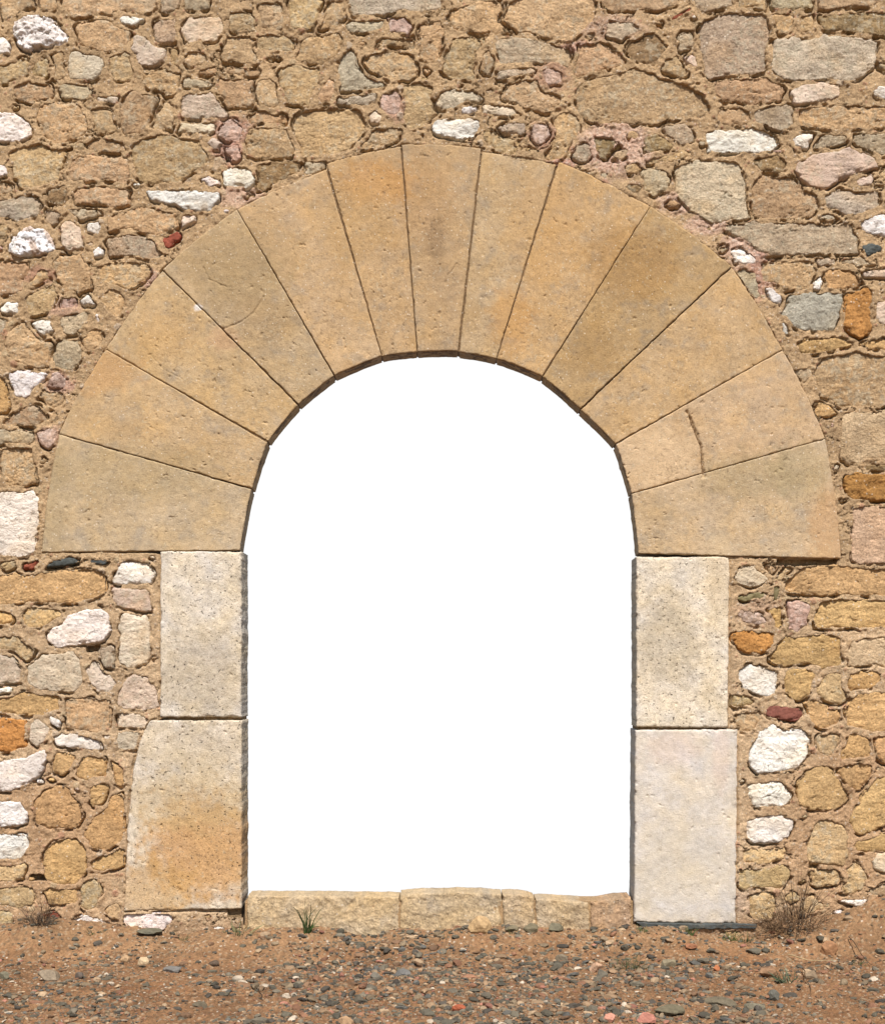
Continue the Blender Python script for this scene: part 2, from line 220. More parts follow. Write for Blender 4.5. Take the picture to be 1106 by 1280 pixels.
# ---------------------------------------------------------------- rubble stones traced in the wall plane
# code: colour key; points in wall pixels
TRACE = """
T 3,0 37,0 42,7 30,14 14,24 8,24 3,10
Y 47,0 60,0 68,6 64,13 55,11
T 80,0 195,0 198,12 130,17 110,19 95,20 82,8
G 201,0 225,0 224,8 208,16 200,10
G 228,0 262,0 258,12 230,10
C 15,42 20,30 35,18 48,20 65,22 76,33 90,48 82,58 60,60 38,66 24,58
W 0,44 8,48 14,58 12,68 0,74
T 98,32 135,24 143,38 162,40 163,52 145,62 125,65 101,60
W 147,22 158,20 182,25 168,34 155,30
G 196,30 204,26 220,26 219,45 216,55 195,54
L 226,34 236,23 279,23 278,40 272,50 232,54
L 167,45 180,48 195,60 208,62 207,75 190,84 170,78 166,62
T 0,92 20,82 40,72 33,90 10,102 0,104
T 42,80 60,78 63,92 52,98 42,92
T 68,66 84,66 82,82 84,98 68,98
L 86,66 100,66 129,72 127,95 112,103 90,99 83,88
G 79,108 106,105 115,116 105,123 80,126
T 20,112 40,104 62,108 62,122 40,126 22,120
L 121,122 148,122 147,128 122,128
T 52,132 94,127 100,142 108,150 108,165 92,172 66,182 58,172 48,150
T 117,138 135,136 144,150 144,162 120,164 117,150
T 155,122 168,116 200,118 192,140 184,164 154,166 152,145
T 196,140 208,130 218,138 220,160 186,163
T 139,72 165,66 165,95 145,98 137,86
T 183,92 215,88 225,98 222,115 205,118 183,114
T 228,68 255,70 257,78 245,84 228,82
T 212,60 226,72 226,84 214,82
T 250,86 272,88 262,97 247,96
g 228,100 252,98 262,102 256,112 230,112
g 230,116 262,118 276,130 282,148 240,150 226,145
L 222,157 268,152 267,165 225,168
W 0,140 20,143 42,160 40,172 22,180 0,174
T 20,184 60,181 79,190 70,228 28,233 17,220 17,195
T 108,187 120,176 150,180 161,188 158,193 135,193 112,190
T 92,205 110,192 160,196 163,215 155,231 130,228 92,228 88,215
T 163,184 200,170 240,174 262,190 262,200 230,218 222,228 185,232 168,212 162,195
T 90,240 100,233 130,231 160,237 158,256 120,259 90,256
D 64,236 88,235 88,258 64,256
W 251,224 262,221 275,224 276,232 258,235
W 183,238 240,238 275,241 274,252 262,266 245,266 215,257 187,250
W 0,204 8,207 12,220 0,226
T 0,232 15,230 12,244 0,245
g 0,252 40,248 48,256 48,268 20,275 0,275
G 57,266 66,262 76,270 72,279 60,278
G 86,262 100,260 130,261 120,274 100,276
T 135,278 150,269 180,262 222,271 225,285 205,292 170,288 140,288
L 259,181 267,173 278,178 276,189 267,191
W 279,212 290,209 316,214 318,228 312,236 280,234
T 325,8 345,7 352,22 350,38 328,36
T 363,4 375,0 402,2 400,20 392,36 365,32
T 404,18 415,4 432,6 430,30 400,38
g 435,0 500,0 550,0 548,10 510,13 480,18 438,20
g 432,30 478,24 480,34 450,38 430,38
P 487,22 505,21 516,32 505,46 486,42
T 285,20 310,18 318,24 318,38 290,40
T 320,50 340,44 368,52 368,62 322,60
T 375,58 390,48 425,42 428,66 390,80 372,74
T 283,50 315,46 318,78 300,82 280,76
T 472,60 478,50 495,46 520,52 520,61 478,59
T 455,76 480,63 512,65 520,90 516,98 462,96
T 525,35 550,30 560,60 548,75 525,70
g 427,62 440,66 444,84 470,98 480,106 450,115 425,115
T 352,92 365,84 395,84 400,106 386,132 354,124
T 398,112 415,98 420,108 416,126 394,126
g 420,123 468,118 465,128 425,133
P 478,118 495,115 505,128 495,144 480,142 475,130
L 459,145 470,138 478,145 474,155 466,156
T 275,98 290,97 318,100 316,130 280,132
T 320,104 340,104 350,120 345,134 320,130
T 282,88 295,82 322,90 318,96 284,95
T 312,147 325,141 360,150 358,157 315,155
T 308,165 330,159 360,161 372,192 345,198 310,193 304,178
T 363,152 385,140 440,136 456,146 462,166 440,182 415,192 380,196 366,172
T 462,160 500,165 492,176 470,182 448,186 455,176
P 278,158 292,149 305,162 300,178 282,178 274,170
P 278,182 300,180 300,200 290,204 280,195
D 322,210 345,202 378,207 370,214 345,226 330,236 322,235
G 380,206 405,203 402,211 385,216
T 505,110 520,106 540,112 545,150 515,160 505,145
G 268,192 288,196 284,208 268,215
T 562,20 600,5 628,8 622,28 640,42 600,48 572,40
T 632,10 680,0 740,0 745,12 730,35 705,52 680,48 642,38 627,25
T 750,0 820,0 850,3 820,10 752,10
G 762,30 790,33 800,40 776,48 760,42
T 552,55 580,45 615,42 596,66 594,98 570,96 555,90
T 600,68 612,64 617,70 614,90 598,90
G 622,48 660,47 700,58 718,65 712,85 680,80 625,80 620,66
g 620,90 668,83 666,92 624,98
P 678,86 692,83 703,92 700,104 682,108
T 722,60 752,58 785,78 775,86 730,96 716,92
T 722,118 735,98 770,90 798,86 840,100 875,120 885,140 820,152 742,152 724,140
D 787,52 805,46 818,45 835,66 820,82 800,82 785,66
g 542,122 560,115 590,117 600,126 575,132 545,134
W 576,137 580,132 598,133 600,140 592,143 578,142
W 540,150 560,148 598,150 601,158 592,173 575,175 545,170 539,160
L 603,133 640,133 645,142 632,146 605,141
g 627,160 655,157 652,168 632,169
T 604,160 625,172 660,178 672,192 650,196 620,186 604,172
P 665,157 680,155 690,168 680,182 665,180
L 646,182 655,177 664,183 661,190 650,190
T 695,145 715,145 722,160 716,180 700,196 686,200 680,192 692,170
D 742,175 765,177 773,186 757,196 742,190
G 767,188 782,190 774,198 766,196
G 718,180 738,180 740,192 730,200 718,196
T 640,105 670,100 680,115 700,125 690,140 650,130 625,126
G 872,40 885,25 905,16 955,18 960,40 957,85 940,94 885,97 874,75
Y 966,20 985,18 995,32 985,42 976,42
Y 997,22 1015,22 1018,42 1000,44 996,34
g 965,55 990,46 1050,45 1093,52 1090,80 1070,98 1040,100 980,98 963,85
R 836,24 864,8 866,14 840,27
D 1022,22 1060,15 1106,22 1106,42 1060,42 1030,40
T 1018,0 1106,0 1080,10 1026,14
G 962,0 1012,0 1016,10 985,14 962,8
T 920,0 958,0 958,12 922,12
G 862,0 915,0 915,11 870,13
T 895,101 950,99 978,112 970,125 935,132 905,125 895,112
T 900,140 925,133 938,148 930,160 898,158
G 942,145 955,134 990,135 988,155 975,162 945,155
L 992,112 1025,104 1047,106 1048,120 1030,128 992,130 988,118
T 996,140 1010,135 1106,138 1106,155 1050,160 1005,158
W 882,163 950,160 972,172 973,182 960,192 885,192 882,178
W 988,175 1000,168 1018,166 1012,178 1008,188 992,184
G 1017,180 1035,172 1060,172 1050,184 1017,186
G 1065,175 1080,170 1106,170 1106,195 1090,190 1068,182
L 995,205 1020,195 1055,184 1090,198 1096,210 1080,216 1048,224 1030,238 1010,232 995,215
L 1070,224 1092,216 1088,232 1070,234
g 845,210 860,204 920,205 930,230 934,275 905,276 885,275 858,255 844,235
T 938,240 950,222 990,225 1020,245 1022,265 1000,275 950,274 938,262
g 1030,245 1045,240 1095,242 1096,255 1070,266 1035,263
g 1025,268 1043,268 1043,276 1026,276
W 1072,280 1085,272 1106,262 1106,300 1080,293
G 806,215 820,212 836,225 832,235 818,242 806,236
D 808,175 828,170 843,182 838,190 810,194
T 812,197 850,189 860,196 830,202 812,204
G 832,160 860,160 865,176 846,180 832,170
D 940,200 965,196 980,205 975,215 955,212
L 856,72 868,68 876,80 870,87 858,80
G 905,285 920,279 1000,279 1060,282 1070,300 1070,318 960,321 945,310 930,295
T 828,70 850,76 860,90 850,98 826,92
G 850,46 866,44 868,60 852,62
Y 1000,50 1010,47 1018,40 1022,44
C 13,305 25,290 40,282 60,288 70,305 66,318 40,320 20,322 12,315
L 78,280 90,276 103,288 102,310 88,315 78,308
W 110,280 125,277 128,285 124,294 110,292
W 116,315 124,306 132,312 130,322 118,324
G 135,302 160,293 185,300 202,318 198,321 135,320 133,310
R 203,300 222,289 228,296 212,312 204,308
L 225,275 232,268 245,268 240,278 228,285
T 125,335 140,328 170,327 187,338 178,350 155,362 130,350
Y 130,375 140,362 150,365 154,380 148,394 135,385
T 0,332 34,328 38,345 28,365 0,372
T 70,326 98,318 110,340 112,360 98,366 76,366 70,345
T 32,372 60,354 74,357 74,370 60,394 42,396 36,384
T 33,350 55,340 68,348 40,364
W 2,385 10,377 25,378 24,393 4,392
P 76,375 90,370 100,385 78,388
W 100,378 110,368 122,382 100,382
W 40,405 52,399 66,400 67,415 54,422 44,414
G 80,392 110,390 115,405 105,420 85,418 78,405
T 10,420 30,405 50,420 66,435 60,455 45,463 20,450 10,435
G 68,440 80,428 100,424 103,440 92,458 75,460 68,450
T 106,406 125,412 127,428 108,440 102,425
W 118,398 123,391 127,402 121,405
W 9,465 30,461 62,467 50,482 33,498 22,500 12,475
P 64,470 72,467 82,473 82,486 62,485
T 50,497 60,489 80,490 75,505 60,510
O 0,470 8,475 10,512 0,515
T 20,520 52,504 58,520 53,532 5,530
G 0,538 38,539 42,548 35,555 0,556
P 48,542 55,537 72,539 72,550 62,560 52,556
G 0,392 5,400 4,415 0,418
T 0,277 10,278 10,295 0,300
Y 3,559 38,559 40,580 44,604 28,610 12,607 5,590
V 0,616 15,613 30,615 42,612 51,625 51,655 46,670 46,690 32,697 0,695
R 30,706 48,699 52,703 42,712 30,712
K 58,710 65,702 85,697 102,700 98,705 60,710
K 113,700 138,700 132,706 114,706
O 0,725 30,720 60,714 120,710 128,718 130,740 85,752 20,750 0,756
W 140,728 152,700 185,702 196,715 190,730 150,732
L 141,736 165,735 187,739 190,762 178,765 143,755
O 0,762 10,768 15,775 0,782
Y 32,770 38,762 82,765 80,775 58,781 33,780
V 60,790 75,775 100,764 122,760 138,768 138,790 130,802 90,808 70,812 60,800
L 155,768 185,771 188,800 185,828 165,835 150,828 152,800 150,785
T 0,798 20,800 46,818 36,826 15,814 0,806
g 0,814 15,819 26,835 24,850 0,860
L 36,835 50,822 90,813 100,825 106,850 95,864 50,862 36,855
L 107,837 118,824 126,834 135,842 146,855 140,864 125,866 112,850
G 128,812 138,810 142,830 136,838 129,832
L 148,865 165,845 185,846 200,855 200,885 160,887 148,880
W 189,850 200,847 198,858
O 0,872 18,868 70,870 78,886 50,894 20,892 0,884
Y 82,880 95,876 133,876 135,890 133,914 85,912 82,895
W 0,862 15,860 16,868 0,870
L 146,894 165,890 188,900 185,909 150,911
o 0,903 15,900 30,900 34,915 32,930 10,938 0,935
L 36,912 46,898 62,910 58,925 46,932 36,925
W 63,894 78,900 75,910 64,905
V 66,920 80,916 100,917 128,926 128,938 95,936 70,932
L 147,922 152,913 175,915 175,930 168,937 148,935
W 129,918 140,918 139,926 130,926
V 0,952 30,948 60,935 55,965 40,980 10,990 0,990
O 65,950 80,940 95,945 85,960 78,965 68,960
O 100,960 110,945 130,950 135,970 110,972 98,970
O 46,1005 55,990 80,985 95,1005 102,1020 95,1030 65,1033 48,1028
W 0,1003 25,1000 36,1015 35,1030 10,1035 0,1030
W 0,1045 15,1040 38,1045 38,1060 25,1075 0,1075
O 108,1042 125,1020 140,1000 152,995 152,1045 135,1062 115,1055
O 58,1070 70,1055 95,1050 105,1060 105,1090 95,1102 75,1105 60,1095
O 115,1080 130,1072 152,1062 152,1082 118,1085
Y 0,1082 30,1080 25,1100 0,1105
Y 0,1108 40,1110 38,1130 0,1133
Y 0,1138 12,1138 12,1175 0,1178
O 60,1114 92,1112 95,1125 65,1128
Y 105,1106 118,1100 124,1115 115,1135 105,1140
R 52,1142 70,1138 76,1145 72,1148 55,1148
W 92,1147 110,1143 150,1155 148,1161 110,1159 92,1155
V 152,1142 190,1139 218,1142 215,1155 200,1165 158,1163
T 133,1140 145,1132 152,1135 150,1150 135,1148
O 118,985 125,978 132,980 130,1005 118,1005
O 140,958 152,963 152,980 143,972
T 953,327 1015,326 1018,340 1010,362 985,362 955,352
G 1020,323 1045,323 1044,332 1022,331
G 1048,323 1080,323 1090,332 1050,332
K 1076,308 1085,304 1100,308 1100,315 1082,321
L 1075,340 1106,337 1106,347 1078,346
O 1028,347 1032,337 1060,336 1075,350 1072,361 1035,362
W 1017,352 1025,345 1027,352 1024,364 1018,362
s 976,385 990,370 1020,365 1050,367 1052,378 1045,400 1040,414 1000,413 975,395
o 1055,375 1062,363 1085,362 1087,385 1084,415 1072,420 1056,405
L 1093,380 1106,370 1106,415 1095,402
W 955,360 965,360 976,372 975,384 965,380
W 974,402 980,402 985,418 980,420
O 1000,432 1010,425 1045,425 1062,432 1040,438 1002,439
O 1078,430 1106,425 1106,438 1085,438
T 1022,460 1030,448 1060,441 1106,447 1106,500 1090,510 1050,508 1030,495 1022,480
F 1055,515 1106,514 1106,577 1060,577 1053,572 1054,530
O 1018,508 1030,505 1042,515 1038,524 1022,522
P 1030,526 1040,525 1040,535
W 912,315 925,308 945,325 940,332 918,330
G 922,338 932,335 944,350 946,370 935,365
o 1058,600 1070,593 1106,592 1106,627 1075,628 1060,618
D 1085,578 1106,576 1106,590 1080,589
F 1068,632 1106,631 1106,702 1080,705 1066,700 1068,660
L 918,720 928,708 945,708 960,722 950,730 935,733 920,728
k 917,748 935,742 955,741 954,747 930,752
k 964,735 968,729 975,732 974,745 967,756
O 980,725 1000,712 1106,711 1106,743 1060,741 1000,740 978,737
T 965,725 980,715 990,713 985,720 970,730
T 948,711 970,711 965,718 955,716
P 923,768 928,763 955,770 960,778 945,782 930,776
O 960,765 965,757 978,757 980,784 968,783
P 982,754 1000,752 1012,758 1008,780 995,792 984,785
O 1015,775 1025,757 1045,751 1106,755 1106,781 1060,781 1018,782
o 915,797 935,790 965,793 968,800 955,812 930,812
O 964,825 975,799 1040,797 1052,806 1052,829 1030,832 990,829 966,829
F 1057,806 1106,801 1106,831 1060,832
V 920,840 935,829 970,838 973,850 968,868 955,872 925,860
O 976,850 990,838 1012,836 1015,850 1008,868 995,873 982,862
Y 1020,858 1040,843 1050,846 1056,875 1033,878 1022,865
O 1055,855 1065,843 1090,837 1098,848 1080,861 1060,862
Y 913,872 930,867 943,875 940,884 920,885
Y 920,895 930,888 948,890 946,912 925,910
r 956,888 962,881 1000,886 1003,893 995,902 958,896
O 1008,879 1030,881 1050,895 1042,905 1030,912 1015,898
W 935,940 950,912 965,904 980,912 1000,908 1012,918 1010,945 995,962 945,968 935,955
O 1056,890 1075,867 1106,872 1106,913 1085,915 1060,905
O 1058,930 1065,918 1085,921 1088,945 1052,948
Y 1020,925 1040,915 1048,925 1035,942 1022,935
O 1093,920 1106,918 1106,960 1095,945
W 933,980 950,978 975,975 988,990 988,1003 970,1010 940,1010 933,995
W 932,1025 945,1020 975,1017 992,1025 990,1040 975,1055 940,1055 930,1045
Y 930,1062 980,1060 975,1070 960,1080 932,1078
Y 925,1090 975,1083 985,1090 975,1108 935,1111 926,1105
Y 940,1116 965,1114 965,1145 940,1145
O 1000,980 1010,965 1030,960 1050,980 1055,1000 1040,1008 1010,1008 998,1000
O 1062,1028 1075,1005 1095,975 1106,975 1106,1020 1080,1042 1065,1035
Y 1010,1062 1018,1035 1030,1028 1055,1035 1058,1060 1050,1080 1025,1082 1012,1075
O 1065,1057 1080,1052 1106,1032 1106,1058 1075,1062
O 1048,965 1060,957 1085,955 1085,972 1070,985 1055,975
Y 1060,1087 1070,1080 1078,1095 1070,1120 1050,1118 1062,1100
T 1015,1087 1045,1087 1048,1102 1018,1105
T 1085,1115 1106,1100 1106,1120 1088,1122
V 1045,1125 1065,1121 1106,1131 1106,1138 1060,1132
W 1042,1138 1052,1138 1050,1145 1043,1145
"""
#        rgb, material, protrusion, edge radius, relief, outline roughness
KIND = dict(
    T=((210, 178, 134), 'sand', .0065, .015, .008, .010), D=((172, 144, 104), 'sand', .008, .014, .008, .010),
    G=((202, 180, 148), 'sand', .009, .013, .007, .009), g=((208, 190, 162), 'sand', .011, .012, .007, .008),
    s=((190, 184, 164), 'sand', .016, .012, .006, .008), L=((228, 208, 182), 'lime', .014, .013, .007, .008),
    W=((240, 233, 220), 'lime', .017, .012, .010, .009), V=((242, 231, 216), 'lime', .015, .013, .008, .008),
    C=((246, 242, 234), 'lime', .020, .018, .034, .012), P=((208, 176, 154), 'sand', .011, .014, .010, .010),
    Y=((222, 190, 140), 'sand', .0075, .014, .006, .008), O=((224, 184, 128), 'sand', .008, .014, .007, .008),
    o=((206, 150, 86), 'sand', .018, .014, .009, .008), R=((152, 84, 62), 'brick', .016, .008, .005, .005),
    r=((146, 94, 78), 'brick', .016, .008, .005, .005), K=((80, 84, 80), 'slate', .014, .008, .006, .004),
    k=((126, 114, 80), 'slate', .008, .008, .004, .005), F=((224, 194, 156), 'sand', .012, .009, .004, .004))
def patch_sdf(G, P, key, seed):
    x0, z0, r = G; rough = KIND[key][5]; P = chaikin(P, 1, 0.11)
    i0 = int(math.floor((P[:, 0].min()-0.055-x0)/r)); i1 = int(math.ceil((P[:, 0].max()+0.055-x0)/r))
    j0 = int(math.floor((P[:, 1].min()-0.055-z0)/r)); j1 = int(math.ceil((P[:, 1].max()+0.055-z0)/r))
    X, Z = np.meshgrid(x0+r*np.arange(i0, i1+1), z0+r*np.arange(j0, j1+1))
    d = poly_sdf(X+rough*1.5*fbm(X, Z, .06, seed, 5, .62), Z+rough*1.5*fbm(X, Z, .06, seed+50, 5, .62), P)
    return X, Z, P, (i0, i1, j0, j1), d
def stone_patch(G, P, key, seed, pre=None):
    """a stone sampled on lattice G=(x0,z0,r); returns V, F, col, (slice), sdf"""
    x0, z0, r = G; rgb, mat, prot, er, rel, rough = KIND[key]
    rs = np.random.RandomState(seed)
    if pre is None:
        X, Z, P, (i0, i1, j0, j1), d = patch_sdf(G, P, key, seed); d = d+.004
    else: X, Z, P, (i0, i1, j0, j1), d = pre
    size = math.sqrt(abs(np.ptp(P[:, 0])*np.ptp(P[:, 1])))
    er = min(er, size*0.28)*rs.uniform(.8, 1.25); prot = prot*rs.uniform(.45, 1.35)
    cx, cz = P.mean(0)
    pl = np.full(X.shape, 1e9)
    for k in range(5):                              # a few chisel planes
        t = rs.uniform(0, 6.28); s_ = rs.uniform(.01, .12)
        pl = np.minimum(pl, rs.uniform(0, .012)*min(1, size/.25)-s_*((X-cx)*math.cos(t)+(Z-cz)*math.sin(t)))
    pl = np.clip(pl, -.014, .016)
    ed = np.clip(d/er, 0, 1); ed = np.sqrt(np.clip(1-(1-ed)**2, 0, 1))
    lay = rs.uniform(.3, 1)                         # bedding: relief stretched sideways
    nz = rel*(fbm(X*lay, Z, .09, seed+9, 5, .55)+.30*ridge(X*lay, Z, .045, seed+19, 2))
    if key == 'C':
        c1, _, c2 = cell(X+.01*fbm(X, Z, .03, seed), Z, .045, seed); nz = nz*.6+.008*(1-c1)-.010*sm(.12, 0, c2)+.007*fbm(X, Z, .03, seed+1, 3)
    h = -.035+(prot+.035+np.maximum(pl*ed, -.02)+nz)*ed
    # chipped arris and a few splits
    h = h-.012*sm(.5, .8, vn(X/.035, Z/.035, seed+3))*sm(.03, .004, d)*(d > 0)+.0025*fbm(X, Z, .014, seed+4, 2)*ed
    sp = np.abs(fbm(X*.6, Z*1.3, .16, seed+77, 4)); h = h-.009*sm(.018, .003, sp)*sm(.3, .75, vn(X/.12, Z/.12, seed+5))*ed
    h = np.where(d < 0, -.04, h)
    base = lin(rgb)*KB*rs.uniform(.86, 1.12)*(1+rs.uniform(-.035, .035, 3))*(1.4 if key == 'C' else 1.22 if key in 'WV' else 1.12 if key in 'Lg' else 1.04)
    big = fbm(X, Z, .14, seed+30, 4, .55)[..., None]; sml = fbm(X*lay, Z, .025, seed+33, 3)[..., None]
    warm = np.array([1.02, .94, .82])
    col = base*(1+.22*big+.13*sml)*(1-(1-warm)*np.clip(fbm(X, Z, .2, seed+35, 2)*1.6, 0, 1)[..., None]*(.9 if key in 'WLVgGs' else .5))
    if key in 'TGDgsYL':                            # lichen
        li = sm(.62, .78, vn(X/.018, Z/.018, seed+60)*.7+.4*vn(X/.1, Z/.1, seed+61))[..., None]
        col = col*(1-.4*li)+.4*li*lin((206, 196, 168))*KB
    if key in 'WVL':
        du = (.5*sm(.1, .65, fbm(X, Z, .07, seed+81, 5, .65)))[..., None]; col = col*(1-du)+du*lin((206, 176, 138))*KB
    if key == 'C':
        rust = sm(.5, .75, vn(X/.06, Z/.06, seed+2))[..., None]*.55*(1 if cz < 4.5 else .1); col = col*(1-rust)+rust*lin((200, 150, 84))*KB
    if key == 'P':
        pk = sm(.45, .7, vn(X/.02, Z/.02, seed+2))[..., None]*.6; col = col*(1-pk)+pk*lin((232, 208, 190))*KB
    keep = d > -.007
    idx = -np.ones(X.shape, int); q = keep[:-1, :-1] & keep[1:, :-1] & keep[:-1, 1:] & keep[1:, 1:]
    used = np.zeros(X.shape, bool); used[:-1, :-1] |= q; used[1:, :-1] |= q; used[:-1, 1:] |= q; used[1:, 1:] |= q
    idx[used] = np.arange(used.sum())
    jj, ii = np.nonzero(q)
    F = np.stack([idx[jj, ii], idx[jj, ii+1], idx[jj+1, ii+1], idx[jj+1, ii]], 1)
    V = np.stack([X[used], -h[used], Z[used]], 1)
    return V, F, col[used], (i0, i1, j0, j1), d, mat
def merge(parts):
    V, F, K, n = [], [], [], 0
    for v, f, c in parts:
        V.append(v); F.append(f+n); K.append(c); n += len(v)
    return np.concatenate(V), np.concatenate(F), np.concatenate(K)

# ---------------------------------------------------------------- arch blocks (wall pixels: outer-left, outer-right, inner-right, inner-left)
VOUS = [((53,691),(75,543),(315,612),(301,688)), ((75,543),(133,437),(335,554),(316,611)), ((133,437),(204,338),(373,507),(336,552)),
 ((204,338),(297,263),(418,471),(374,506)), ((297,263),(408,213),(477,446),(419,470)), ((408,205),(501,184),(521,441),(478,446)),
 ((502,182),(601,187),(572,440),(522,441)), ((602,191),(695,207),(620,449),(574,441)), ((698,203),(812,259),(677,471),(621,449)),
 ((812,259),(913,334),(724,512),(678,472)), ((913,334),(977,438),(768,555),(725,513)), ((977,438),(1030,549),(788,617),(769,556)),
 ((1030,549),(1050,699),(797,692),(788,618))]
VRGB = [(208,182,140),(208,176,128),(208,176,126),(200,172,128),(210,176,128),(204,170,122),(200,168,122),(202,172,126),(208,172,120),(194,162,112),(208,174,124),(212,180,136),(210,182,140)]
JAMB = [((201,689),(303,689),(303,897),(201,897),(240,226,200),'jamb',0,0), ((191,900),(303,900),(303,1136),(155,1139),(238,222,194),'jamb',-13,1),
 ((794,696),(911,696),(909,910),(794,909),(246,230,200),'jamb',0,2), ((793,912),(921,911),(919,1155),(791,1152),(230,218,198),'jamb2',0,3)]
OPEN = [(305,1240),(305,1146),(285,1146),(285,700),(180,690),(190,560),(260,430),(350,350),(470,300),(552,290),(640,300),(740,340),(850,440),(920,560),(925,690),(815,700),(815,1166),(794,1166),(794,1240)]
opw = [(wx(x), wz(y)) for x, y in OPEN]
ARCHP = [(v[0][0], v[0][1]) for v in VOUS]+[(1050,699)]
BLKREG = [[(53,691)]+[p for v in VOUS for p in (v[0], v[1])]+[(1050,699),(797,696)]+[(v[2][0], v[2][1]) for v in VOUS[::-1]]+[(301,689)],
          [(201,689),(312,689),(312,1139),(157,1139),(160,1080),(161,1018),(166,958),(176,924),(190,900),(201,897)],
          [(786,696),(911,696),(911,911),(921,911),(919,1155),(786,1155)]]
BLKREG = [[(wx(x), wz(y)) for x, y in R] for R in BLKREG]

# ---------------------------------------------------------------- the rubble wall
WALL = tag(empty('rubble_wall', (0, 0.12, 0)), 'rubble wall of tan, white and orange stones in sandy mortar around the arch', 'wall')
def par(o, p):
    o.parent = p; o.matrix_parent_inverse = p.matrix_world.inverted() if False else o.matrix_parent_inverse
    o.location = (-p.location.x, -p.location.y, -p.location.z); return o
def mortar(G, nx, nz, D, name, hole=True):
    x0, z0, r = G
    X, Z = np.meshgrid(x0+r*np.arange(nx), z0+r*np.arange(nz))
    h = .007*fbm(X, Z, .30, 5, 3)+.007*fbm(X, Z, .07, 8, 5, .62)+.002*ridge(X, Z, .02, 9, 2)+.0055
    # crumbs and pebbles standing in the mortar
    c1, cv, c2 = cell(X, Z, .022, 21); peb = (cv > .84)*np.sqrt(np.clip(1-(c1/.42)**2, 0, 1)); h = h+.005*peb
    c3, cw, c4 = cell(X, Z, .055, 31); pb2 = (cw > .93)*np.sqrt(np.clip(1-(c3/.40)**2, 0, 1)); h = h+.006*pb2
    # shrinkage cracks
    ck = np.abs(fbm(X, Z*1.6, .22, 61, 5)); ckm = sm(.50, .72, vn(X/.30, Z/.30, 66)); h = h-.022*sm(.022, .006, ck)*ckm
    # open joints along stone edges, deeper under the lower edges
    gx = .5+.5*fbm(X, Z, .13, 71, 3)
    gm = sm(.60, .72, gx)*(.6+.4*vn(X/.04, Z/.04, 73))
    fill = 1.5*sm(.62, .42, .5+.5*fbm(X, Z, .10, 72, 3))
    h = h+.005*fill*sm(-.030, -.002, D)+.003*fbm(X, Z, .022, 10, 3)
    h = h-.040*gm*np.exp(-((D-.002)/.0046)**2)
    Ddn = np.roll(D, 3, 0) if False else np.full_like(D, -9); k = max(1, int(round(.012/r)))
    Ddn[:-k] = D[k:]                                # the stone lies just above this point
    und = sm(-.006, .004, Ddn)*(D < .009)
    h = h-.028*und*sm(.47, .62, gx)
    h = h-.05*sm(.010, .020, D)
    lowz = sm(2.6, 1.2, Z+.3*fbm(X, Z, .5, 14, 3))[..., None]
    col = (lin((214, 181, 137))*(1-lowz)+lin((232, 200, 158))*lowz)*KB
    col = col*(1+.20*fbm(X, Z, .35, 12, 3)+.16*fbm(X, Z, .05, 13, 4, .6))[..., None]
    col = spots(X, Z, col, [(a, b, c, d, tuple(.85*e[i]+.15*(220,190,160)[i] for i in range(3)), f) for a, b, c, d, e, f in SP_MORT], 17)
    pkm = np.clip((col[..., 0]-col[..., 1])/(col[..., 0]+1e-6)-.37, 0, .08)/.08*0
    for x_, y_, a_, b_, c_, s_ in SP_MORT[:10]:
        pkm = np.maximum(pkm, sm(1.2, .6, np.hypot((X-wx(x_))/(a_/S), (Z-wz(y_))/(b_/S))))
    h = h+pkm*.006*fbm(X, Z, .018, 93, 3)
    wm = (pkm*sm(.1, .5, fbm(X, Z, .02, 94, 3)))[..., None]*.6; col = col*(1-wm)+wm*lin((246, 228, 208))*KB
    wm = (pkm*sm(.25, .6, fbm(X, Z, .016, 95, 2)))[..., None]*.35; col = col*(1-wm)+wm*lin((176, 120, 92))*KB
    for p, v in ((peb, cv), (pb2, cw)):
        pal = np.array([lin(c)*KB for c in ((224,206,180),(190,160,120),(150,124,92),(206,150,120),(212,190,150),(176,140,96))])
        cc = pal[(v*997 % 6).astype(int)]; k2 = (sm(.2, .6, p)*.55)[..., None]; col = col*(1-k2)+cc*k2
    keep = np.ones(X.shape, bool)
    if hole:
        B = np.full(X.shape, -9.)
        for R in BLKREG: B = np.maximum(B, poly_sdf(X, Z, R))
        h = h-.02*np.exp(-((B+.001)/.005)**2)*sm(.35, .6, vn(X/.11, Z/.11, 88)); h = h-.05*sm(.008, .016, B)
        for hx, hy, ha, hb in ((1008, 703, 38, 4), (117, 811, 9, 4), (48, 1097, 10, 4), (1016, 1078, 6, 8), (1030, 1090, 12, 3)):
            h = h-.07*(np.maximum(np.abs(X-wx(hx))-ha/S, np.abs(Z-wz(hy))-hb/S)+.004*fbm(X, Z, .03, 91, 3) < 0)
        h = h+.005*sm(-.09, -.01, B)*(B < -.004)
        keep = poly_sdf(X, Z, opw) < 0
    idx = -np.ones(X.shape, int); q = keep[:-1, :-1] & keep[1:, :-1] & keep[:-1, 1:] & keep[1:, 1:] & ~((D[:-1, :-1] > .03) & (D[1:, 1:] > .03) & (D[1:, :-1] > .03) & (D[:-1, 1:] > .03))
    used = np.zeros(X.shape, bool); used[:-1, :-1] |= q; used[1:, :-1] |= q; used[:-1, 1:] |= q; used[1:, 1:] |= q
    idx[used] = np.arange(used.sum()); jj, ii = np.nonzero(q)
    F = np.stack([idx[jj, ii], idx[jj, ii+1], idx[jj+1, ii+1], idx[jj+1, ii]], 1)
    return np.stack([X[used], -h[used], Z[used]], 1), F, col[used]
RES = .005
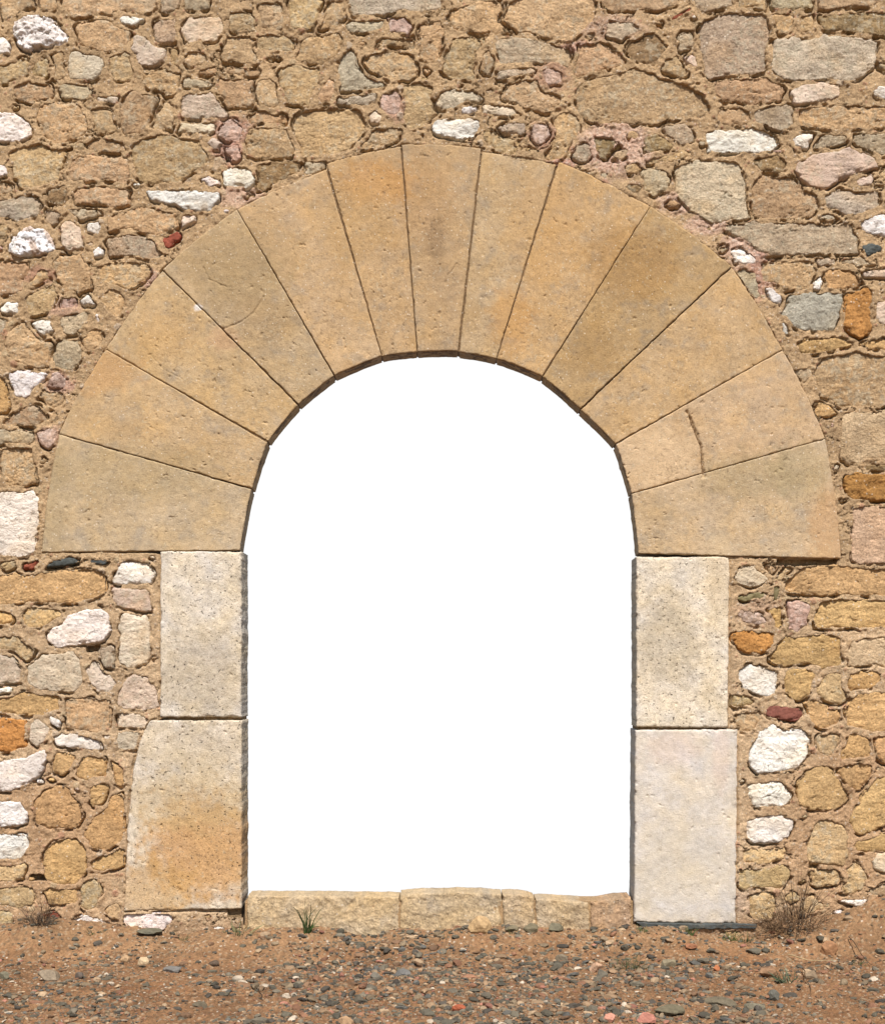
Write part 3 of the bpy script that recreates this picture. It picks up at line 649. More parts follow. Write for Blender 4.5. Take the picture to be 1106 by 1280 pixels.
G0 = (-2.75, -.15, RES); NX, NZ = int(5.5/RES)+1, int(5.75/RES)+1
D0 = np.full((NZ, NX), -9.)
stones = []; pre = []
for n, line in enumerate([l for l in TRACE.strip().split('\n') if l.strip()]):
    t = line.split(); P = []
    for p in t[1:]:
        x, y = map(float, p.split(','))
        if x <= 0: x -= 24
        if x >= 1106: x += 22
        if y <= 0: y -= 16
        P.append((wx(x), wz(y)))
    A = abs(sum(P[i][0]*P[(i+1) % len(P)][1]-P[(i+1) % len(P)][0]*P[i][1] for i in range(len(P))))/2
    pre.append((A, t[0], P, 100+n*7, patch_sdf(G0, P, t[0], 100+n*7)))
T1 = np.full((NZ, NX), -9.); T2 = np.full((NZ, NX), -9.); TI = np.full((NZ, NX), -1)
XX, ZZ = np.meshgrid(G0[0]+RES*np.arange(NX), G0[1]+RES*np.arange(NZ)); Bm = np.full((NZ, NX), -9.)
for R in BLKREG+[opw]: Bm = np.maximum(Bm, poly_sdf(XX, ZZ, R))
def clipw(i0, i1, j0, j1):
    a0, a1, b0, b1 = max(i0, 0), min(i1, NX-1), max(j0, 0), min(j1, NZ-1)
    return (slice(b0, b1+1), slice(a0, a1+1)), (slice(b0-j0, b1-j0+1), slice(a0-i0, a1-i0+1))
for n, (A, key, P, sd_, pr) in enumerate(pre):
    g, l = clipw(*pr[3]); d = pr[4][l]; t1 = T1[g]; t2 = T2[g]; ti = TI[g]; m = d > t1
    T2[g] = np.where(m, t1, np.maximum(t2, d)); T1[g] = np.where(m, d, t1); TI[g] = np.where(m, n, ti)
for n, (A, key, P, sd_, pr) in enumerate(pre):
    g, l = clipw(*pr[3]); d = pr[4].copy(); oth = np.full(d.shape, -9.); oth[l] = np.where(TI[g] == n, T2[g], T1[g]); bb = np.full(d.shape, -9.); bb[l] = Bm[g]
    cy = P[:, 1] if hasattr(P, 'shape') else np.array([q[1] for q in P]); grow = (.024 if cy.mean() > 2.2 else .027) if key not in 'WVCRrKk' else .005
    if key in 'LPs': grow = .012
    gap = .0045+.005*(vn(pr[0]/.2, pr[1]/.2, 321) > .5)
    d = np.minimum(np.minimum(d+grow, np.maximum(.5*(d-oth)-gap, np.where(oth < 0, -9, .5*(d-oth)))), -bb-.003)
    V, F, K, (i0, i1, j0, j1), d, mat = stone_patch(G0, P, key, sd_, (pr[0], pr[1], pr[2], pr[3], d))
    D0[g] = np.maximum(D0[g], d[l])
    stones.append([A, key, V, F, K, mat])
# small filler stones wherever the traced ones leave room
frs = np.random.RandomState(11)
cnt = 0
for rad, tries, need in ((.075, 400, -.058), (.05, 600, -.040), (.032, 1000, -.026), (.02, 1500, -.016)):
    for _ in range(tries):
        i, j = frs.randint(4, NX-4), frs.randint(20, NZ-4)
        if D0[j, i] > need or Bm[j, i] > need: continue
        x, z = G0[0]+i*RES, G0[1]+j*RES
        if (abs(wx(940)-x) < .12 and z < .45): continue
        rd = rad*frs.uniform(.75, 1.05); k = frs.randint(5, 8); ph = frs.uniform(0, 6.28)
        P = [(x+rd*frs.uniform(.8, 1.15)*1.15*math.cos(ph+6.283*q/k), z+rd*frs.uniform(.6, .95)*math.sin(ph+6.283*q/k)) for q in range(k)]
        low = z < 2.0
        key = frs.choice(list('TTTGgYDTWP') if not low else list('TYOOGLYWT'))
        V, F, K, (i0, i1, j0, j1), d, mat = stone_patch(G0, P, str(key), 4000+cnt*3)
        a0, a1, b0, b1 = max(i0, 0), min(i1, NX-1), max(j0, 0), min(j1, NZ-1)
        D0[b0:b1+1, a0:a1+1] = np.maximum(D0[b0:b1+1, a0:a1+1], d[b0-j0:b1-j0+1, a0-i0:a1-i0+1])
        stones.append([rd*rd*2.2, str(key), V, F, K, mat]); cnt += 1
print('stones', len(stones), 'filler', cnt)
V, F, K = mortar(G0, NX, NZ, D0, 'mortar')
par(mesh('mortar', V, F, M['mortar'], K), WALL)
LBL = dict(C='knobbly white stone with a lumpy crumbling face', O='orange sandstone rubble', o='deep orange stone', W='rough white limestone', V='large smooth white limestone',
           F='squared pinkish cream block', s='smooth blue grey stone', P='pinkish crumbly stone')
stones.sort(key=lambda s_: -s_[0]); rest = {}
NIN = 0
for A, key, V, F, K, mat in stones:
    if key in 'Rr': o = par(mesh('brick_fragment', V, F, M[mat], K), WALL); o['label'] = 'red brick fragment'
    elif key in 'Kk': o = par(mesh('slate_piece', V, F, M[mat], K), WALL); o['label'] = 'dark slate piece'
    elif NIN < 99:
        o = par(mesh('stone', V, F, M[mat], K), WALL); NIN += 1
        if key in LBL: o['label'] = LBL[key]
    else: rest.setdefault(mat, []).append((V, F, K))
# the rest of the stones: one part, two materials
allp = []; mats = []; slot = []
for i, (mt, ps) in enumerate(rest.items()):
    v, f, k = merge(ps); allp.append((v, f, k)); mats.append(mt); slot.append(np.full(len(f), i))
# outer wall beyond the frame (coarser)
OUT = [((-4.75, -.15, .012), 2.0, 7.3), ((2.75, -.15, .012), 2.0, 7.3), ((-2.75, 5.6, .012), 5.5, 1.55)]
for gi, (G, W_, H_) in enumerate(OUT):
    nx, nz = int(W_/G[2])+2, int(H_/G[2])+2; D = np.full((nz, nx), -9.); z = G[1]+.02; row = 0
    orr = random.Random(50+gi)
    while z < G[1]+H_-.08:
        hh = orr.uniform(.10, .22); x = G[0]+.03+orr.uniform(0, .06)
        while x < G[0]+W_-.1:
            ww = min(orr.uniform(.12, .38), G[0]+W_-.03-x)
            q = [(x+ww*a_, z+hh*b_) for a_, b_ in ((.02, .1), (.3, .02), (.75, .0), (.97, .15), (1, .6), (.9, .93), (.5, 1), (.1, .9))]
            q = [(u+orr.uniform(-.012, .012), v+orr.uniform(-.014, .014)) for u, v in q]
            key = orr.choice('TTTTGgDYLWTO')
            V, F, K, (i0, i1, j0, j1), d, mat = stone_patch(G, q, key, 9000+gi*900+row); row += 1
            a0, a1, b0, b1 = max(i0, 0), min(i1, nx-1), max(j0, 0), min(j1, nz-1)
            D[b0:b1+1, a0:a1+1] = np.maximum(D[b0:b1+1, a0:a1+1], d[b0-j0:b1-j0+1, a0-i0:a1-i0+1])
            if mat not in mats: mats.append(mat)
            allp.append((V, F, K)); slot.append(np.full(len(F), mats.index(mat)))
            x += ww+orr.uniform(.015, .05)
        z += hh+orr.uniform(.015, .035)
    V, F, K = mortar(G, nx, nz, D, 'mortar', False); par(mesh('mortar', V, F, M['mortar'], K), WALL)
V, F, K = merge(allp); o = mesh('small_stones', V, F, M[mats[0]], K)
for mt in mats[1:]: o.data.materials.append(M[mt])
o.data.polygons.foreach_set('material_index', np.concatenate(slot).astype(np.int32)); par(o, WALL); o['kind'] = 'stuff'
# solid body behind the face
def boxes(L):
    V, F = [], []
    for x0, x1, y0, y1, z0, z1 in L:
        n = len(V)
        V += [(x0,y0,z0),(x1,y0,z0),(x1,y1,z0),(x0,y1,z0),(x0,y0,z1),(x1,y0,z1),(x1,y1,z1),(x0,y1,z1)]
        F += [(n,n+1,n+5,n+4),(n+1,n+2,n+6,n+5),(n+2,n+3,n+7,n+6),(n+3,n,n+4,n+7),(n+4,n+5,n+6,n+7),(n+3,n+2,n+1,n)]
    return np.array(V, float), np.array(F)
V, F = boxes([(-4.74, wx(290), .062, .238, -.2, wz(694)), (wx(810), 4.74, .062, .238, -.2, wz(699)), (-4.74, wx(120), .062, .238, wz(694), 7.1), (wx(985), 4.74, .062, .238, wz(699), 7.1), (wx(120), wx(985), .062, .238, wz(330), 7.1)])
par(mesh('core', V, F, M['mortar'], np.tile(lin((186, 152, 112))*KB, (len(V), 1)), smooth=False), WALL)

# ---------------------------------------------------------------- dressed blocks
def block(name, q, depth, rgb, mat, parent, seed, gap=.0025, er=.007, relief=.004, bow=(0, 0, 0, 0), off=(0, 0), prot=.012, chip=.010, y0=0.0, sp=True, res=.005):
    """solid quad block; q corners A,B,C,D (pixels); bow of edges AB, BC, CD, DA in metres (outward)"""
    P = np.array([(wx(x), wz(y)) for x, y in q]); cen = P.mean(0)
    A, B, Cc, Dd = P
    def ln(a_, b_): return np.hypot(*(b_-a_))
    nu = max(4, int(max(ln(A, B), ln(Dd, Cc))/res)); nv = max(4, int(max(ln(B, Cc), ln(A, Dd))/res))
    u = np.linspace(0, 1, nu+1); v = np.linspace(0, 1, nv+1)
    gu = gap/max(ln(A, B), ln(Dd, Cc)); gv = gap/max(ln(B, Cc), ln(A, Dd))
    U, Vv = np.meshgrid(gu+u*(1-2*gu), gv+v*(1-2*gv))
    X = (1-U)*(1-Vv)*A[0]+U*(1-Vv)*B[0]+U*Vv*Cc[0]+(1-U)*Vv*Dd[0]
    Z = (1-U)*(1-Vv)*A[1]+U*(1-Vv)*B[1]+U*Vv*Cc[1]+(1-U)*Vv*Dd[1]
    for (a_, b_, wt, t, bw) in ((A, B, 1-Vv, U, bow[0]), (B, Cc, U, Vv, bow[1]), (Cc, Dd, Vv, 1-U, bow[2]), (Dd, A, 1-U, 1-Vv, bow[3])):
        if bw:
            dx, dz = b_-a_; L = math.hypot(dx, dz); nx_, nz_ = dz/L, -dx/L
            if (nx_*(a_[0]-cen[0])+nz_*(a_[1]-cen[1])) < 0: nx_, nz_ = -nx_, -nz_
            k = bw*(4*t*(1-t) if bow != (0, 0, 0, .064) else (1-t)**.6*t**1.4/.295)*wt**2; X = X+nx_*k; Z = Z+nz_*k
    wb = .0030 if er < .005 else .0055; X, Z = X+wb*fbm(X, Z, .08, 71, 4, .6), Z+wb*fbm(X, Z, .08, 72, 4, .6)
    lw = .5*(ln(A, B)*(1-Vv)+ln(Dd, Cc)*Vv); lh = .5*(ln(A, Dd)*(1-U)+ln(B, Cc)*U)*2
    du = np.minimum(U, 1-U)*lw*2; du = np.minimum(u[None, :], 1-u[None, :])*(ln(A, B)*(1-Vv)+ln(Dd, Cc)*Vv)
    dv = np.minimum(v[:, None], 1-v[:, None])*(ln(A, Dd)*(1-U)+ln(B, Cc)*U)
    d = np.minimum(du, dv)
    rd = er*(1+chip/er*sm(.52, .85, vn(X/.035, Z/.035, seed))+.5*fbm(X, Z, .02, seed+1))
    rd = np.maximum(rd, .002)
    edc = np.clip(d/rd, 0, 1); f = rd*(1-np.sqrt(np.clip(1-(1-edc)**2, 0, 1)))
    h = prot-f+relief*(fbm(X, Z, .25, seed+2, 4)+.45*fbm(X, Z, .04, seed+3, 4, .6))
    h = h-(.006 if relief < .008 else .002)*sm(.38, .62, fbm(X, Z, .03, seed+8, 3))*sm(-.1, .4, fbm(X, Z, .14, seed+9, 2))
    h = cracks(X, Z, h)
    base = lin(rgb)*KB*.97; base = base*.93+.07*base.mean()
    col = base*(1+.15*fbm(X, Z, .22, seed+4, 4, .55)+.17*fbm(X, Z, .03, seed+5, 4, .65))[..., None]
    gs = (.38*sm(.05, .55, fbm(X, Z, .10, seed+44, 4, .6)))[..., None]; gy_ = col.mean(-1, keepdims=True)*np.array([1.08, .93, .70])*.80; col = col*(1-gs)+gs*gy_
    ww_ = np.clip(fbm(X, Z, .16, seed+6, 3), -1, 1)[..., None]; col = col*(1+ww_*np.array([.06, 0, -.14]))
    if sp: col = spots(X, Z, col, SP_BLK, 23)
    # lichen freckles, pale and dark
    l1 = sm(.42, .62, fbm(X, Z, .020, seed+7, 3, .6)+.25*fbm(X, Z, .15, seed+10, 2))[..., None]*(.45 if sp else .12); col = col*(1-l1)+l1*lin((214, 200, 168))*KB
    l2 = sm(.40, .62, fbm(X, Z, .018, seed+14, 3, .6)+.3*fbm(X, Z, .2, seed+15, 2)-(.2 if mat == M['jamb2'] else 0))[..., None]*.45; col = col*(1-l2)+l2*lin((120, 100, 76))*KB
    n0 = (nu+1)*(nv+1); idx = np.arange(n0).reshape(nv+1, nu+1)
    V = np.stack([X.ravel(), (y0-h).ravel(), Z.ravel()], 1); Fr = np.stack([idx[:-1, :-1], idx[:-1, 1:], idx[1:, 1:], idx[1:, :-1]], -1).reshape(-1, 4)
    loop = np.concatenate([idx[0, :-1], idx[:-1, -1], idx[-1, :0:-1], idx[:0:-1, 0]])
    m = len(loop); K = [col.reshape(-1, 3)]; VV = [V]; ring = loop; FF = [Fr]; n = n0; steps = 14
    bx, bz, by = V[loop, 0], V[loop, 2], V[loop, 1]
    out = np.stack([bx-cen[0], bz-cen[1]], 1); out /= np.linalg.norm(out, axis=1)[:, None]
    per = np.cumsum(np.hypot(bx-np.roll(bx, 1), bz-np.roll(bz, 1)))
    for s_ in range(1, steps+1):
        t = s_/steps; y = by*(1-t)+(y0+depth)*t
        j = .006*fbm(per, y, .06, seed+70, 3)*(s_ < steps)+.0015
        VV.append(np.stack([bx+off[0]*t+out[:, 0]*(j-.0015), y, bz+off[1]*t+out[:, 1]*(j-.0015)], 1)); K.append(col.reshape(-1, 3)[loop])
        new = n+np.arange(m); FF.append(np.stack([ring, new, np.roll(new, -1), np.roll(ring, -1)], 1)); ring = new; n += m
    VV.append(np.array([[bx.mean()+off[0], y0+depth, bz.mean()+off[1]]])); K.append(base[None]*1.0)
    cap = np.stack([np.roll(ring, -1), ring, np.full(m, n)], 1)
    o = mesh(name, np.concatenate(VV), FF+[cap], mat, np.concatenate(K), None)
    bm = bmesh.new(); bm.from_mesh(o.data); bmesh.ops.recalc_face_normals(bm, faces=bm.faces); bm.to_mesh(o.data); bm.free()
    par(o, parent); return o
ARCH = tag(empty('stone_archway', (0, .12, 0)), 'round stone archway of long sandstone voussoirs on four pale jamb blocks', 'archway')
for i, (a_, b_, c_, d_) in enumerate(VOUS):
    mx, my = (c_[0]+d_[0])/2, (c_[1]+d_[1])/2; ox, oz = mx-553, 690-my; L = math.hypot(ox, oz)
    block('voussoir', (a_, b_, c_, d_), .25, VRGB[i], M['arch'], ARCH, 300+i*31, gap=.0012, er=.0032, bow=(.012, 0, -.004, 0), off=(ox/L*.018, oz/L*.022), prot=.016+.004*math.sin(i*2.3), chip=.008)
IN = []
for v in VOUS:
    for p in (v[3], v[2]):
        ox, oz = p[0]-553, 690-p[1]; L = math.hypot(ox, oz); IN.append((wx(p[0])+ox/L*.0045, wz(p[1])+oz/L*.0045, ox/L*.022, oz/L*.022))
OUTR = [(wx(p[0])-.02*(p[0]-553)/500, wz(p[1])-.02*(690-p[1])/500) for v in VOUS for p in (v[0], v[1])]
BV, BF = [], []
for (x, z, a_, b_), (X_, Z_) in zip(IN, OUTR): BV += [(x, -.003, z), (X_, -.003, Z_), (X_, .232, Z_), (x+a_, .232, z+b_)]
for i in range(len(IN)-1):
    n = 4*i
    for k in range(4): BF.append((n+k, n+(k+1) % 4, n+4+(k+1) % 4, n+4+k))
par(mesh('joint_mortar', np.array(BV), np.array(BF), M['mortar'], np.tile(lin((150, 122, 88))*KB, (len(BV), 1)), smooth=False), ARCH)
for a_, b_, c_, d_, rgb, mt, bw, k in JAMB:
    o = block('jamb_block', (a_, b_, c_, d_), .25, rgb, M[mt], ARCH, 900+k*37, gap=.002, er=.008, relief=.005 if k != 3 else .0035, bow=(0, 0, 0, .064 if k == 1 else 0),
          off=(0, 0) if k < 2 else (.008, 0), prot=.018, chip=.014)
    if k == 3: o['label'] = 'smooth pinkish white lower right jamb block'
o = block('slate_shim', ((794, 1152), (945, 1154), (944, 1160), (806, 1162)), .14, (84, 88, 84), M['slate'], ARCH, 1300, gap=.001, er=.004, relief=.006, prot=.024, sp=False)
o['label'] = 'thin dark slate slab under the right jamb'

# ---------------------------------------------------------------- threshold
V, F = boxes([(wx(210), wx(301.5), .014, .232, -.1, wz(692))])
V2, F2 = boxes([(wx(797), wx(905), .014, .232, -.1, wz(698))])
for V, F in ((V, F), (V2, F2)): par(mesh('joint_mortar', V, F, M['mortar'], np.tile(lin((180, 150, 110))*KB, (len(V), 1)), smooth=False), ARCH)
SILL = tag(empty('door_threshold', (0, .1, 0)), 'low threshold of worn sandstone blocks across the foot of the arch opening', 'threshold')
TH = [((309,1120),(499,1122),(498,1168),(309,1168),(232,202,154)), ((500,1119),(627,1118),(627,1168),(500,1168),(230,200,152)), ((628,1119),(668,1123),(670,1168),(628,1168),(230,198,150)),
 ((669,1124),(737,1128),(736,1172),(671,1172),(228,198,152)), ((738,1128),(789,1122),(789,1170),(737,1172),(216,176,132))]
for i, (a_, b_, c_, d_, rgb) in enumerate(TH):
    top = .012 if i in (1, 2) else .003
    block('threshold_block', (a_, b_, (c_[0], c_[1]+14), (d_[0], d_[1]+14)) if c_[1] > 1150 else (a_, b_, c_, d_), .17, rgb, M['sand'], SILL, 1500+i*13, gap=.001, er=.006, relief=.018,
          prot=.022+.006*((i*7) % 3)/2, chip=.02, bow=(top, 0, 0, 0), y0=.03, sp=False)

V, F = boxes([(wx(306), wx(794), .016, .19, -.1, wz(1127))])
par(mesh('bedding', V, F, M['mortar'], np.tile(lin((206, 170, 124))*KB, (len(V), 1)), smooth=False), SILL)
# ---------------------------------------------------------------- ground
def gheight(X, Y):
    h = .030*fbm(X, Y, .9, 201, 3)*sm(.0, -.5, Y)+.014*fbm(X, Y, .16, 205, 4)+.006*fbm(X, Y, .03, 209, 4, .6)
    h = h+.105*sm(-.55, -.02, Y+.10*fbm(X, Y, .3, 207, 3))**1.5*(.5+.7*vn(X/.30, Y*0, 211))
    h = h+.17*np.exp(-(((X-2.55)/.42)**2+((Y+.02)/.30)**2))+.05*np.exp(-(((X+2.2)/.5)**2+((Y+.02)/.25)**2))
    return h-.012
def axis(a0, a1, r, far, neg=True, pos=True):
    mid = list(np.arange(a0, a1+r/2, r)); lo = []; hi = []; s_ = r; x = a0
    while neg and x > -far: s_ *= 1.22; x -= s_; lo.append(x)
    s_ = r; x = a1
    while pos and x < far: s_ *= 1.22; x += s_; hi.append(x)
    return np.array(lo[::-1]+mid+hi)
gx = axis(-2.9, 2.9, .0065, 60); gy = axis(-2.0, .06, .0065, 60, True, False); gy = np.append(gy, [.12, .2])
X, Y = np.meshgrid(gx, gy); H = gheight(X, Y)
c1, cv, c2 = cell(X, Y, .018, 241); near = (np.abs(X) < 4) & (Y > -3)
peb = (cv > .55)*np.sqrt(np.clip(1-(c1/.42)**2, 0, 1))*near; H = H+.006*peb
col = np.broadcast_to(lin((166, 126, 88))*KB, X.shape+(3,)).copy()
col = col*(1+.30*fbm(X, Y, .5, 221, 4)+.26*fbm(X, Y, .05, 225, 4, .6))[..., None]
dk = (.45*sm(.0, .6, fbm(X, Y*2.2, .28, 227, 4)))[..., None]; col = col*(1-dk)+dk*lin((118, 84, 56))*KB
redd = np.clip(fbm(X, Y, .6, 231, 3)*1.4, 0, 1)[..., None]; col = col*(1+redd*np.array([-.05, -.13, -.2]))
ws = (.4*sm(-.6, -.05, Y+.25*fbm(X, Y, .35, 229, 3)))[..., None]; col = col*(1-ws)+ws*lin((204, 166, 122))*KB*(1+.15*fbm(X, Y, .03, 230, 3))[..., None]
pal = np.array([lin(c)*KB for c in ((204,180,146),(150,120,90),(118,108,88),(186,140,104),(214,196,166),(160,104,72))])
k2 = (sm(.2, .6, peb)*.55)[..., None]; col = col*(1-k2)+pal[(cv*997 % 6).astype(int)]*k2
ny, nx = X.shape; idx = np.arange(nx*ny).reshape(ny, nx)
F = np.stack([idx[:-1, :-1], idx[:-1, 1:], idx[1:, 1:], idx[1:, :-1]], -1).reshape(-1, 4)
tag(mesh('ground', np.stack([X.ravel(), Y.ravel(), H.ravel()], 1), F, M['soil'], col.reshape(-1, 3)), kind='structure')

# ---------------------------------------------------------------- pebbles and loose stones
def ico(sub):
    bm = bmesh.new(); bmesh.ops.create_icosphere(bm, subdivisions=sub, radius=1); v = np.array([x.co[:] for x in bm.verts]); f = np.array([[q.index for q in p.verts] for p in bm.faces]); bm.free(); return v, f
I2, I4 = ico(2), ico(4)
def rock(base, seed, planes=9, noise=.06):
    v, f = base; rs = np.random.RandomState(seed); d = v/np.linalg.norm(v, axis=1)[:, None]
    N = rs.normal(size=(planes, 3)); N /= np.linalg.norm(N, axis=1)[:, None]; dist = rs.uniform(.5, .9, planes)
    dd = d@N.T; r = np.min(np.where(dd > .05, dist/np.maximum(dd, .05), 9), axis=1); r = np.minimum(r, 1.0)
    if len(v) > 100:
        r = r*(1+noise*fbm(d[:, 0]*2+d[:, 2], d[:, 1]*2-d[:, 2]*1.3, .8, seed, 4))
    return d*r[:, None], f
def gp(px, py, H_=0.0):
    D = 1744.0*(CAMZ-H_)/(py-831.2); return (px-CX)*D/1744.0, D-DIST
GPAL = [((78,82,72),6),((98,98,84),6),((118,114,98),5),((66,70,66),5),((140,124,98),4),((166,138,106),4),((186,160,126),3),((148,106,80),2.5),((176,120,100),.9),((206,192,168),1.2),((132,102,76),4),((96,102,98),2)]
SOILC = lin((176, 140, 104))*KB*.9
cols = [lin(c)*KB for c, _ in GPAL]; wts = np.array([w_ for _, w_ in GPAL]); wts = wts/wts.sum()
protos = [rock(I2, 40+i, 8) for i in range(14)]
grs = np.random.RandomState(5); parts = []; N = 0
while N < 20000:
    u = grs.rand(); y = -2.15*grs.rand()**.9+.0; x = grs.uniform(-2.75, 2.75)
    # density: thick across the middle foreground, thinner to the sides
    dens = .16+1.1*math.exp(-((x-.35)/1.15)**2)*(0.25+.75*min(1, max(0, (-y-.05)/.5)))
    if y > -.16: dens = max(dens, .55)
    if x < -1.3: dens = .22+.25*min(1, -y/1.5)
    if x > 1.55: dens = .20 if not (1.3 < x < 2.2 and y > -.7) else .5
    dens *= .15+1.5*float(vn(x/.35, y/.22, 77))**1.5+.25*float(vn(x/.09, y/.07, 79))
    if grs.rand() > dens: continue
    s_ = float(np.clip(grs.lognormal(math.log(.0062), .62), .0025, .028))
    if x < -1.2 and s_ > .02: s_ *= .7
    v, f = protos[grs.randint(14)]; sc = np.array([s_*grs.uniform(.9, 1.8), s_*grs.uniform(.7, 1.2), s_*grs.uniform(.4, .8)])
    t = grs.uniform(0, 6.28); tl = grs.normal(0, .25)
    w_ = v*sc; w_ = np.stack([w_[:, 0], w_[:, 1]*math.cos(tl)-w_[:, 2]*math.sin(tl), w_[:, 1]*math.sin(tl)+w_[:, 2]*math.cos(tl)], 1)
    w_ = np.stack([w_[:, 0]*math.cos(t)-w_[:, 1]*math.sin(t), w_[:, 0]*math.sin(t)+w_[:, 1]*math.cos(t), w_[:, 2]], 1)
    parts.append((w_, f, np.tile((cols[grs.choice(len(cols), p=wts)]*.86+.14*SOILC)*grs.uniform(.6, 1.15), (len(v), 1)), x, y, sc[2])); N += 1
xs = np.array([p[3] for p in parts]); ys = np.array([p[4] for p in parts]); hs = gheight(xs, ys)
parts = [(p[0]+np.array([p[3], p[4], hs[i]+p[5]*.35]), p[1], p[2]) for i, p in enumerate(parts)]
V, F, K = merge(parts); tag(mesh('gravel', V, F, M['gravel'], K, smooth=False), 'mixed grey, green, tan and pink gravel strewn over the dirt in front of the arch', 'gravel', kind='stuff')
# px, py (foot), width px, height px, colour, label
LOOSE = [(62,1215,34,15,(138,128,108),'grey angular stone with a dark end below the left dry tuft'),
 (6,1214,14,11,(104,110,92),'small green grey stone at the left edge of the dirt'),
 (179,1198,14,14,(214,190,150),'cream stone lying just below the white block at the left jamb'),
 (157,1195,12,9,(196,164,124),'small tan stone left of the cream stone below the left jamb'),
 (190,1184,32,8,(88,98,84),'flat dark green slab against the foot of the left jamb'),
 (217,1204,24,12,(108,116,116),'blue grey flat stone right of the cream stone below the left jamb'),
 (100,1214,11,9,(78,80,78),'small dark stone right of the big grey angular stone'),
 (251,1249,20,9,(86,88,74),'dark flat stone alone on bare dirt at lower left'),
 (268,1196,14,9,(70,66,60),'near black stone beside the green sprigs at the left jamb'),
 (574,1257,17,12,(178,84,52),'red orange brick chip in the middle of the gravel'),
 (432,1272,18,13,(190,156,118),'tan rounded stone near the bottom of the frame, left of centre'),
 (638,1184,20,10,(112,110,88),'olive wedge stone at the foot of the threshold crack'),
 (663,1178,18,11,(104,104,82),'dark olive stone leaning at the threshold, middle of three'),
 (694,1177,19,13,(106,110,90),'grey green stone at the threshold, right of the olive ones'),
 (703,1194,18,11,(122,116,98),'rounded grey stone just in front of the threshold'),
 (502,1211,20,11,(96,108,110),'blue grey stone in the gravel below the threshold'),
 (470,1218,13,11,(98,104,96),'small upright grey stone left of the blue grey one'),
 (745,1206,17,16,(208,170,138),'pale pink upright stone near the right end of the threshold'),
 (752,1213,16,12,(96,102,92),'dark stone overlapping the pale pink upright stone'),
 (836,1198,17,16,(142,136,110),'grey green block stone in front of the right jamb'),
 (862,1189,18,7,(150,96,66),'flat rust red stone below the slate slab'),
 (900,1244,38,11,(96,98,82),'long flat dark slab in the gravel at lower right'),
 (836,1256,38,14,(92,96,78),'broad dark green slab at lower right, left of the long flat one'),
 (942,1252,24,12,(104,108,92),'rounded dark stone right of the long flat slab'),
 (967,1243,15,16,(84,98,94),'upright teal grey stone at lower right'),
 (1035,1192,20,20,(166,120,82),'brown upright clod beside the dry bush'),
 (958,1212,22,15,(150,116,86),'brown stone under the dry bush'),
 (1013,1215,18,13,(140,124,100),'grey stone at the right foot of the dry bush'),
 (809,1270,26,15,(206,136,118),'pink stone at the bottom of the frame, larger of two'),
 (762,1270,16,12,(206,144,122),'small pink stone at the bottom of the frame, left of the larger pink one'),
 (895,1203,10,8,(206,124,78),'small orange pebble in front of the slate slab'),
 (943,1190,20,9,(82,90,80),'dark flat stone left of the dry bush'),
 (599,1178,26,24,(204,172,124),'pale worn stone standing against the threshold foot')]
for i, (px, py, w_, h_, rgb, lab) in enumerate(LOOSE):
    x, y = gp(px, py, .02)
    if py < 1186: x, y = wx(px)*.99, -.075-.04*((i*37) % 5)/5
    D = DIST+y; k = D/1744.0; v, f = rock(I4, 600+i, 10, .10)
    a_ = w_*k*.56; c_ = h_*k*.58
    v = v*np.array([a_, max(a_*.6, c_*.6), c_]); z = float(gheight(np.array([x]), np.array([y]))[0])
    base = (lin(rgb)*.8+.2*lin((176, 140, 104)))*KB; cc = base*(1+.25*fbm(v[:, 0]+v[:, 2], v[:, 1]+v[:, 2]*.7, .03, 40+i, 4))[:, None]
    t = random.uniform(-.35, .35); v = np.stack([v[:, 0]*math.cos(t)-v[:, 1]*math.sin(t), v[:, 0]*math.sin(t)+v[:, 1]*math.cos(t), v[:, 2]], 1)
    o = mesh('loose_stone', v, f, M['gravel'], cc, smooth=False); o.location = (x, y, z+c_*.55)
    tag(o, lab, 'stone', 'loose stones lying on the dirt')

# ---------------------------------------------------------------- plants
def strands(L):
    """L: list of (points, radius, colour)"""
    V, F, K, n = [], [], [], 0
    for pts, rad, c in L:
        pts = np.array(pts, float); m = len(pts); tg = np.gradient(pts, axis=0); tg /= np.linalg.norm(tg, axis=1)[:, None]+1e-9
        s_ = np.cross(tg, [0.3, 1, .2]); s_ /= np.linalg.norm(s_, axis=1)[:, None]+1e-9; b = np.cross(tg, s_)
        rd = rad*np.linspace(1, .35, m)[:, None]
        ring = [pts+rd*(s_*math.cos(q)+b*math.sin(q)) for q in (0, 2.09, 4.19)]
        V.append(np.stack(ring, 1).reshape(-1, 3)); K.append(np.tile(c, (3*m, 1)))
        i = n+3*np.arange(m-1)
        for q in range(3): F.append(np.stack([i+q, i+(q+1) % 3, i+3+(q+1) % 3, i+3+q], 1))
        n += 3*m
    return np.concatenate(V), np.concatenate(F), np.concatenate(K)
def stalk(x, y, z, ang, lean, L, curl, rs, m=7):
    pts = []; p = np.array([x, y, z]); d = np.array([math.cos(ang)*lean, math.sin(ang)*lean, 1.0]); d /= np.linalg.norm(d)
    for i in range(m):
        pts.append(p.copy()); p = p+d*L/(m-1); d = d+np.array([math.cos(ang)*curl, math.sin(ang)*curl, -curl*.5])/m+rs.normal(0, .10, 3); d /= np.linalg.norm(d)
    return pts
def gz(x, y): return float(gheight(np.array([x]), np.array([y]))[0])
